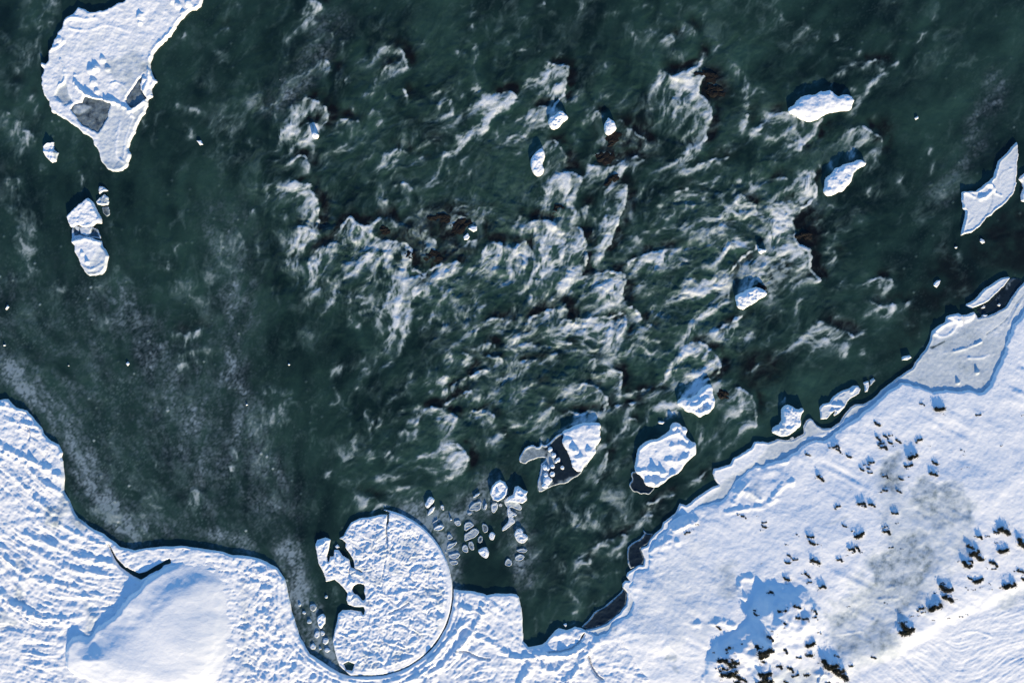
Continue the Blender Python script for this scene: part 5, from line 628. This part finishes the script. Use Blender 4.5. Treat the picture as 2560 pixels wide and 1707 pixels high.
E = 1-np.exp(-samp(.55*blur(H, .06)+.45*blur(H, .2), GX+wdx, GY+wdy)*4.0); E2 = 1-np.exp(-samp(blur(H, .28), GX+2*wdx, GY+2*wdy)*4.5); EW = 1-np.exp(-blur(H, .8)*4.0)
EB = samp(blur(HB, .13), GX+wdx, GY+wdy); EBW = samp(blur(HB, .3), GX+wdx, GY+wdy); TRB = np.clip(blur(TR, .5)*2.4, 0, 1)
q1 = GX+1.0*fbm(GX, GY, 2.0, 4, 431); q2 = GY+1.0*fbm(GX, GY, 2.0, 4, 433)
def ridged(x, y, scale, octv, seed):
    t = 0; a = 1.0; w = 0; x = x/scale; y = y/scale
    for o in range(octv):
        t = t+a*(1-np.abs(vn(x, y, seed+o*7)))**2; w += a; a *= .72
        x, y = (x*.8-y*.6)*1.9+3.1, (x*.6+y*.8)*1.9-5.2
    return t/w
Rg = ridged(q1, q2, 1.6, 6, 501); Lr = lic(wx, wy, Rg, 6, .9); Lf = lic(wx, wy, ridged(q1+5, q2, .45, 3, 521), 3, .7); Lw = lic(wx, wy, blur(RNG.standard_normal((ny, nx)).astype(np.float32), .2), 9)
Tx = uniformize(Lr+.4*Lw+.55*Lf)
rid = np.clip(1-np.abs(fbm(q1, q2, 1.7, 5, 435, .6))*3.0, 0, 1); ridf = np.clip(1-np.abs(fbm(q1*1.1+4, q2*1.1, .8, 4, 436, .6))*2.8, 0, 1)
blot = fbm(GX, GY, 4, 4, 441, .6); L2 = Lw
rp = np.clip(rapids, 0, 1); co_ = np.clip(core, 0, 1)
shp = sst(.10, .7, EB)                                                     # the breaking lip
body = 1-(1-E*(.35+.75*Tx**1.2))*(1-.95*E2*Tx**1.3)
lip = shp*(.15+.8*Tx**1.3)
lace = (rid**4*.5+ridf**5*.3)*np.clip(.4*EW+.03*rp+.08*co_+.008, 0, 1)*np.clip(.6+1.3*blot, 0, 1.5)
veil = np.clip(EW*.30+.05*co_+.02*rp+.01, 0, 1)*Tx**1.4*np.clip(.75+1.0*blot, .1, 1.5)
foam = np.clip(1-(1-np.clip(body, 0, 1))*(1-.95*np.clip(lip, 0, 1))+lace*.7+.7*veil, 0, 1)
foam = foam*(1-.8*np.clip(TRB*1.3-1.2*shp, 0, 1))
foam = np.clip(.92*foam+.55*(foam-blur(foam, .2))+.15*(foam-blur(foam, .7))+.10*E2*(.4+Tx)+.05*EW*Tx, 0, 1)
nearice = sst(-1.6, -.1, ICEDIST)
strk = lic(wx, wy, blur(RNG.standard_normal((ny, nx)).astype(np.float32), .5), 30)
milk = np.clip(.34+.62*EW+.15*co_+.4*blur(foam, .45)+.36*fbm(GX, GY, 9, 6, 443, .62)+.10*strk+.16*(Tx-.5)*(.4+rp), 0, 1.3)
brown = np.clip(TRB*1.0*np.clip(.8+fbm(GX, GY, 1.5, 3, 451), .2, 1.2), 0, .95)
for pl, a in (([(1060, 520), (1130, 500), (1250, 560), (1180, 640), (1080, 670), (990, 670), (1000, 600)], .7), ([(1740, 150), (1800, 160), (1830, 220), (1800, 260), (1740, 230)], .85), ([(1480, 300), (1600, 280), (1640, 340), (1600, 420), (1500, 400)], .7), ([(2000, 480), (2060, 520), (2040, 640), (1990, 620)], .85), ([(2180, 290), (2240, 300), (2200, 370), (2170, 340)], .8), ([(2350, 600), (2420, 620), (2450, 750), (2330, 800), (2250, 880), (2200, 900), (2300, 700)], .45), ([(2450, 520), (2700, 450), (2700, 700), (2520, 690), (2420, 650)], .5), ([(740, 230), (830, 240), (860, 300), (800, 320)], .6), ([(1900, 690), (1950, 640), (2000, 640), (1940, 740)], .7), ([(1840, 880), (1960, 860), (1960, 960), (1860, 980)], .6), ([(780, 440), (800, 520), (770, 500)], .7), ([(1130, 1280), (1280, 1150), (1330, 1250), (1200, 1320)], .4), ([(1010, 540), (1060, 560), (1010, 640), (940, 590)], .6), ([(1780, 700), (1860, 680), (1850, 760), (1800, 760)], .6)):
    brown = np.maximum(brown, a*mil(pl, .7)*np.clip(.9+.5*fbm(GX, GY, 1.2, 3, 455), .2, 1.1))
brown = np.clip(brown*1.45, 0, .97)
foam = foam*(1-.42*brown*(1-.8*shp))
# slush: drifting frazil ice on the left and round the disc
def band(pts, wd): return np.exp(-(dline(GX, GY, chaikin(N(pts), 2, False))/wd)**2)
sl = 1.1*band([(-60, 830), (40, 940), (110, 1020), (170, 1100), (215, 1180), (250, 1240), (290, 1320), (330, 1350)], 1.5)+.11*np.clip(left, 0, 1)+1.5*band([(1030, 1280), (1090, 1330), (1125, 1400), (1135, 1470)], 1.5)+.8*band([(1090, 1290), (1150, 1290), (1210, 1250)], 1.5)+.5*band([(1230, 1200), (1270, 1260), (1300, 1330), (1310, 1440)], 1.3)+1.7*band([(725, 1380), (745, 1480), (770, 1560), (830, 1660)], 1.3)+.45*band([(540, 1340), (600, 1350), (625, 1375)], .9)+.3*band([(250, 1330), (450, 1345), (600, 1350)], 1.2)+.3*band([(830, 60), (760, 180), (690, 260)], 1.6)+.28*band([(560, 550), (600, 700), (560, 900), (620, 1100), (680, 1250)], 2.5)+.2*band([(250, 680), (330, 800), (420, 950), (520, 1150)], 2.5)+.2*band([(2500, 200), (2420, 400), (2350, 480)], 1.5)
def mosaic(cell, seed):
    jx = GX/cell+.35*fbm(GX, GY, 1.2, 3, seed); jy = GY/cell+.35*fbm(GX, GY, 1.2, 3, seed+1); ix = np.floor(jx); iy = np.floor(jy)
    f1 = np.full(GX.shape, 9., np.float32); f2 = f1.copy(); idc = np.zeros_like(f1)
    for a in (-1, 0, 1):
        for b in (-1, 0, 1):
            px = ix+a+_h(ix+a, iy+b, seed+3); py = iy+b+_h(ix+a, iy+b, seed+4); d = np.sqrt((jx-px)**2+(jy-py)**2).astype(np.float32); v = _h(ix+a, iy+b, seed+5)
            c = d < f1; f2 = np.where(c, f1, np.minimum(f2, d)); idc = np.where(c, v, idc); f1 = np.where(c, d, f1)
    return f2-f1, idc
m1, c1 = mosaic(1.0, 801); m2, c2 = mosaic(.42, 821)
mos = (sst(.03, .16, m1)*.7+.3)*(.35+.9*c1)*(.55+.45*sst(.02, .2, m2))*(.5+.9*c2)
ce = np.abs(fbm(GX+.4*fbm(GX, GY, 1, 2, 461), GY, 1.1, 2, 463)); plates = sst(.02, .16, ce)
sgr = RNG.random((ny, nx)).astype(np.float32)
sp = blur((sgr > .93).astype(np.float32), .045)*1.3; sp2 = blur((sgr > .9992).astype(np.float32), .06)*7
slT = np.clip(.75+.55*fbm(GX, GY, 2.2, 5, 465, .6), 0, 1.3)
edgegap = np.maximum(sst(-.5, -1.9, ICEDIST), sst(P(500, 0)[0], P(600, 0)[0], GX)); grain = np.clip(.85+blur(RNG.standard_normal((ny, nx)).astype(np.float32), .08)*.8, .2, 2)*(.35+1.2*np.clip(uniformize(lic(wx, wy, blur(RNG.standard_normal((ny, nx)).astype(np.float32), .25), 16))-.1, 0, 1))
slush = np.clip(sl*slT*1.3*np.clip(mos*1.35+.25*(Tx-.3), .08, 1.6)*grain*(.2+.8*edgegap), 0, .9)
region_sp = np.clip(.25+.9*left+.6*sl-.3*np.clip(rapids, 0, 1), .05, 1)*np.clip(.4+1.2*fbm(GX, GY, 3, 3, 467), 0, 1.2)
cloud = np.clip(fbm(q1, q2, 3.2, 6, 471, .66)-.10, 0, 1)*(.5+.8*uniformize(strk))*np.clip(.5+fbm(GX, GY, 11, 2, 473), 0, 1.2)*sst(0, 1.5, -ICEDIST)
foam = np.clip(foam+.48*cloud*Tx*(1-.6*sst(P(2050, 0)[0], P(2300, 0)[0], GX)), 0, 1)
foam = np.clip(foam+np.clip(sp, 0, 1)*.13*region_sp+np.clip(sp2, 0, 1)*.4*np.clip(region_sp+.1, 0, 1), 0, 1)
pool = mil([(1155, 1385), (1270, 1400), (1290, 1475), (1150, 1480)], .5); foam *= 1-.9*pool; slush *= 1-pool; milk *= 1-.6*pool
# heights
amp = .034+.065*np.clip(rapids, 0, 1)+.05*np.clip(core, 0, 1)
r1 = GX*.55+GY*.83; r2 = GX*.83-GY*.55
wv = .32*np.clip(co_*1.3, 0, 1)*(1-2.4*np.abs(fbm(GX*.42+.5*wdx*9, GY+GX*.12, 2.0, 3, 477)))+.55*fbm(GX+.8*fbm(GX, GY, 3, 2, 471), GY, 2.2, 5, 473, .55)+.5*(1-np.abs(fbm(q1, q2, 2.6, 4, 475)*2))+.25*L2/3
calm = sst(-.1, -1.3, ICEDIST)
WZ = amp*wv*calm*(1-.8*np.clip(slush*1.6, 0, 1))+calm*(.20*np.clip(EBW, 0, 1.2)-.10*TRB)+.07*calm*blur(foam, .15)+.03*np.clip(sp2, 0, 1)
WZ = np.where(ICEDIST > -.1, np.minimum(WZ, .0), WZ)-.02
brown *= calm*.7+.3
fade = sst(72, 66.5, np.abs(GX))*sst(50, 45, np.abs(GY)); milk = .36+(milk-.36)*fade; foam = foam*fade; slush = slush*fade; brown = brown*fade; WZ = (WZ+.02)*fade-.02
pad = lambda Fd: np.pad(Fd, len(ext), mode='edge')
far = np.pad(np.ones_like(GX), len(ext), mode='constant', constant_values=0)
WX, WY = np.meshgrid(FX, FY); D = pad(ICEDIST); D = np.where(far > 0, D, -5)
wk = D < 1.2; keep = wk[:-1, :-1] | wk[1:, :-1] | wk[:-1, 1:] | wk[1:, 1:]
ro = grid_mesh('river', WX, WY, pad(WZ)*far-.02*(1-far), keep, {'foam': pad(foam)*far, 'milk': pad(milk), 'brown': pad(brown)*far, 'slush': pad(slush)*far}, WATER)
tag(ro, kind='structure')

# ================================================================== SHRUBS AND REEF ROCKS
def rock_mesh(name, lumps, seed, spiky, mat):
    rnd = random.Random(seed); bm = bmesh.new()
    for i in range(lumps):
        r = rnd.uniform(.34, .6)
        a = rnd.uniform(0, 6.28); q = rnd.uniform(.15, .85)
        ox, oy = q*math.cos(a), q*math.sin(a)*.7
        res = bmesh.ops.create_icosphere(bm, subdivisions=2, radius=1)
        sx, sy, sz = r*rnd.uniform(.8, 1.3), r*rnd.uniform(.6, .95), rnd.uniform(.55, 1.1)*spiky
        ph = [rnd.uniform(0, 6) for _ in range(3)]
        for v in res['verts']:
            x, y, z = v.co
            d = 1+.22*math.sin(3.1*x+ph[0])*math.cos(2.7*y+ph[1])+.18*math.sin(5.3*z+4.1*x+ph[2])+rnd.uniform(-.16, .16)
            k = max(0, z); peak = 1-.45*k
            v.co = (ox+x*d*sx*peak+k*rnd.uniform(-.05, .05), oy+y*d*sy*peak+.12*k*sy, z*d*sz)
    me = bpy.data.meshes.new(name); bm.to_mesh(me); bm.free(); me.materials.append(mat); return me
def clumps(rnd, n):
    """centres of the branches of a half-buried shrub: a bent row with a few strays"""
    out = []; a = rnd.uniform(-.5, .5); bend = rnd.uniform(-.7, .7)
    for i in range(n):
        t = (i/(n-1)*2-1) if n > 1 else 0
        out.append((t*.8*math.cos(a)+rnd.uniform(-.14, .14), t*.8*math.sin(a)+bend*(t*t-.4)*.6+rnd.uniform(-.2, .2)-.05, rnd.uniform(.24, .42)))
    return out
def foliage_mesh(seed, n):
    rnd = random.Random(seed); bm = bmesh.new()
    for cx, cy, r in clumps(rnd, n):
        for j in range(int(120*r/.3)):
            u, v, w_ = rnd.gauss(0, .45), rnd.gauss(0, .36), abs(rnd.gauss(0, .5))
            p = (cx+u*r*1.15, cy-.1+v*r*1.2, w_*r*1.5); d = [rnd.gauss(0, 1) for _ in range(3)]; e = [rnd.gauss(0, 1) for _ in range(3)]
            sz = rnd.uniform(.06, .13); q = rnd.uniform(.25, .6)
            vs = [bm.verts.new((p[0]+sz*(a*d[0]+b*q*e[0]), p[1]+sz*(a*d[1]+b*q*e[1]), max(-.1, p[2]+sz*(a*d[2]+b*q*e[2])))) for a, b in ((-1, 0), (0, -1), (1, 0), (0, 1))]
            bm.faces.new(vs)
    me = bpy.data.meshes.new('foliage'); bm.to_mesh(me); bm.free(); me.materials.append(LEAF); return me
def twig_mesh(seed, n):
    rnd = random.Random(seed+7000); bm = bmesh.new(); r0 = .022
    for i in range(n):
        x, y = rnd.uniform(-.8, .8), rnd.uniform(-.5, .3); a = rnd.uniform(0, 6.28); L = rnd.uniform(.35, .75); prev = None
        for k in range(6):
            t = k/5; px, py, pz = x+L*t*math.cos(a+.9*t), y+L*t*math.sin(a+.9*t), .05+.7*L*math.sin(math.pi*t*.8); rr = r0*(1.2-t)
            ring = [bm.verts.new((px+rr*math.cos(q), py+rr*math.sin(q)*.7, pz+rr*math.sin(q))) for q in (0, 2.1, 4.2)]
            if prev:
                for m in range(3): bm.faces.new((prev[m], prev[(m+1) % 3], ring[(m+1) % 3], ring[m]))
            prev = ring
    me = bpy.data.meshes.new('twig'); bm.to_mesh(me); bm.free(); me.materials.append(BARK); return me
def cap_mesh(seed, n):
    """snow lodged behind and on the branches, rising to one or two peaks"""
    rnd = random.Random(seed); cl = clumps(rnd, n); rnd2 = random.Random(seed+99)
    gx_, gy_ = np.meshgrid(np.linspace(-1.5, 1.5, 27), np.linspace(-1.1, 1.7, 25)); Z = np.zeros_like(gx_)
    pk = rnd2.choice(cl)
    for cx, cy, r in cl:
        main = (cx, cy, r) == pk; top = r*(rnd2.uniform(1.3, 2.1) if main else rnd2.uniform(.15, .6)); q = 1.2 if main else .85
        d = np.sqrt(((gx_-cx+.05)/(r*q))**2+((gy_-cy-.18)/(r*q*1.15))**2); Z = np.maximum(Z, top*np.clip(1-d, 0, 1)**(1.0 if main else .8))
    ok = Z > .02; Z = Z+.03*fbm(gx_, gy_, .4, 3, seed)-.05
    vs = [(float(x), float(y), float(z)) for x, y, z in zip(gx_.ravel(), gy_.ravel(), Z.ravel())]
    fs = [(j*27+i, j*27+i+1, j*27+i+28, j*27+i+27) for j in range(24) for i in range(26) if ok[j, i] or ok[j, i+1] or ok[j+1, i] or ok[j+1, i+1]]
    us = sorted({i for f in fs for i in f}); mp = {a: b for b, a in enumerate(us)}; vs = [vs[i] for i in us]; fs = [tuple(mp[i] for i in f) for f in fs]
    me = bpy.data.meshes.new('snow_cap'); me.from_pydata(vs, [], fs); me.update(); me.polygons.foreach_set('use_smooth', [True]*len(fs)); me.materials.append(SNOWC); return me
def plainmat(name, a, b, scale, rough=.9):
    m, t, bs, n, l = newmat(name); g = n.new('ShaderNodeNewGeometry').outputs['Position']
    l.new(mixc(n, l, noise(n, l, scale, 4, .6, g), a, b), bs.inputs['Base Color']); bs.inputs['Roughness'].default_value = rough; bs.inputs['Specular IOR Level'].default_value = .2
    return m
LEAF = plainmat('shrub_foliage', (.009, .016, .014), (.042, .040, .026), 5); BARK = plainmat('shrub_bark', (.03, .022, .015), (.07, .05, .03), 8); SNOWC = plainmat('snow_on_shrub', (.85, .87, .90), (.88, .89, .91), 3)
KINDS = []
for i in range(6):
    for n in (3, 5, 8):
        KINDS.append((n, foliage_mesh(700+i*10+n, n), twig_mesh(700+i*10+n, 2+n//2), cap_mesh(700+i*10+n, n)))
K3 = [k for k in KINDS if k[0] == 3]; K5 = [k for k in KINDS if k[0] == 5]; K8 = [k for k in KINDS if k[0] == 8]
def zone(c, r, u, v):
    x = 640*c+u*TX; y = (0, 427, 854, 1280)[r]+v*TY
    if x < 1800: return 'near the icy edge', 0
    if y > 1560 and x < 2000: return 'by the blue scarp shadow', 1
    if y > 1560 and x < 2130: return 'left of the lowest bright ridge', 2
    if x > 2210 and y > 1500: return 'on the lower bright ridge', 3
    if x > 2370 and y > 1270: return 'at the right edge above the bright ridge', 4
    if x > 2300 and y > 1400: return 'along the bright sunlit ridge', 5
    if y < 1130 and x > 2280: return 'in smooth snow below grey shore ice', 6
    if y < 1180: return 'on the upper snow bank', 7
    if y < 1290: return 'mid bank between the grey patches', 8
    if x < 2080 and y < 1480: return 'left of the large grey patch', 9
    if x < 2080: return 'below left of the large grey patch', 10
    return 'around the large grey patch', 11
seen = {}
ZC = [z for z in range(12)]
byz = {}
for k, (c, r, u, v, rad, hfac) in enumerate(ROCKS):
    zn, zi = zone(c, r, u, v); byz.setdefault(zi, []).append((rad, k))
names = {}
ORD = ['leftmost', 'second from left', 'third from left', 'fourth from left', 'fifth from left', 'sixth from left', 'seventh from left', 'eighth from left', 'ninth from left', 'tenth from left', 'eleventh from left', 'twelfth from left', 'thirteenth from left', 'fourteenth from left', 'fifteenth from left', 'sixteenth from left', 'seventeenth from left', 'eighteenth from left', 'nineteenth from left', 'twentieth from left']
for zi, l in byz.items():
    l.sort(reverse=True)
    for i, (rad, k) in enumerate(l):
        c, r, u, v, rd, hh = ROCKS[k]; zn = zone(c, r, u, v)[0]
        if i == 0: lb = 'largest dark shrub '+zn
        elif i == 1: lb = 'second largest dark shrub '+zn
        elif rd >= 26: lb = ('tall pointed' if hh >= .8 else 'ragged' if hh >= .6 else 'low spreading')+' dark shrub clump '+zn
        elif rd >= 15: lb = ('pointed' if hh >= .7 else 'small ragged' if hh >= .5 else 'low snow choked')+' dark shrub '+zn
        else: lb = 'tiny dark sprig '+zn
        names[k] = lb
dupl = {}
for k in sorted(names, key=lambda q: 640*ROCKS[q][0]+ROCKS[q][2]*TX): dupl.setdefault(names[k], []).append(k)
for lb, ks in dupl.items():
    if len(ks) > 1:
        for i, k in enumerate(ks): names[k] = lb+', '+(ORD[i] if i < len(ks)-1 and i < 20 else 'rightmost')
for k, (c, r, u, v, rad, hfac) in enumerate(ROCKS):
    x, y = T(c, r, [(u, v)])[0]; R_ = rad*U*1.34
    n_, fo, tw_, ca = (K8 if rad >= 32 else K5 if rad >= 18 else K3)[k % 6]
    rz = random.uniform(-.25, .25); flip = -1 if k % 2 else 1
    if rad >= 12:
        o = bpy.data.objects.new('shrub', None); C.objects.link(o)
        for nm, me in (('foliage', fo), ('twig', tw_), ('snow_cap', ca)):
            ch = bpy.data.objects.new(nm, me); C.objects.link(ch); ch.parent = o
            ch['kind'] = 'stuff'
    else:
        o = bpy.data.objects.new('shrub', fo); C.objects.link(o)
    o.location = (x, y, bank_z(x, y)-.03); o.scale = (R_*flip, R_, max(.09, R_*(.20+.40*hfac))); o.rotation_euler = (0, 0, rz)
    tag(o, names[k], 'shrub', 'dark shrubs poking out of the snow bank')
# wet reef rocks breaking the surface of the rapids
REEF = [(1100, 545, 22, 'middle of the river beside two ice chips'), (1150, 560, 26, 'middle of the river, right of the two ice chips'), (1075, 640, 24, 'in foam at the lower end of the reef'), (1020, 640, 18, 'at the notch of the central foam, left of the reef'), (1765, 190, 26, 'under the upper right foam fork, upper of two'), (1790, 225, 22, 'under the upper right foam fork, lower of two'), (1530, 350, 22, 'beside the egg shaped boulder'), (1510, 395, 26, 'in the foam below the egg shaped boulder'), (2010, 590, 18, 'at the right end of the long right foam line'), (1905, 720, 16, 'above the cauliflower textured boulder'), (1390, 525, 18, 'atop the central foam curtain'), (960, 575, 16, 'left of the central foam notch'), (1530, 450, 16, 'below the dark reef foam, above the long foam streak'), (1810, 985, 16, 'right of the three cornered boulder')]
WETM = [rock_mesh('reef_rock', 7, 500+i, .5, WET) for i in range(4)]
for k, (px, py, r, lb) in enumerate(REEF):
    x, y = P(px, py); o = bpy.data.objects.new('reef_rock', WETM[k % 4]); C.objects.link(o)
    o.location = (x, y, -.02); s = r/20*1.15; o.scale = (s, s*.8, .27); o.rotation_euler = (0, 0, random.uniform(-.6, .6))
    tag(o, 'wet black brown reef rock '+lb, 'rock', 'wet reef rocks in the rapids')
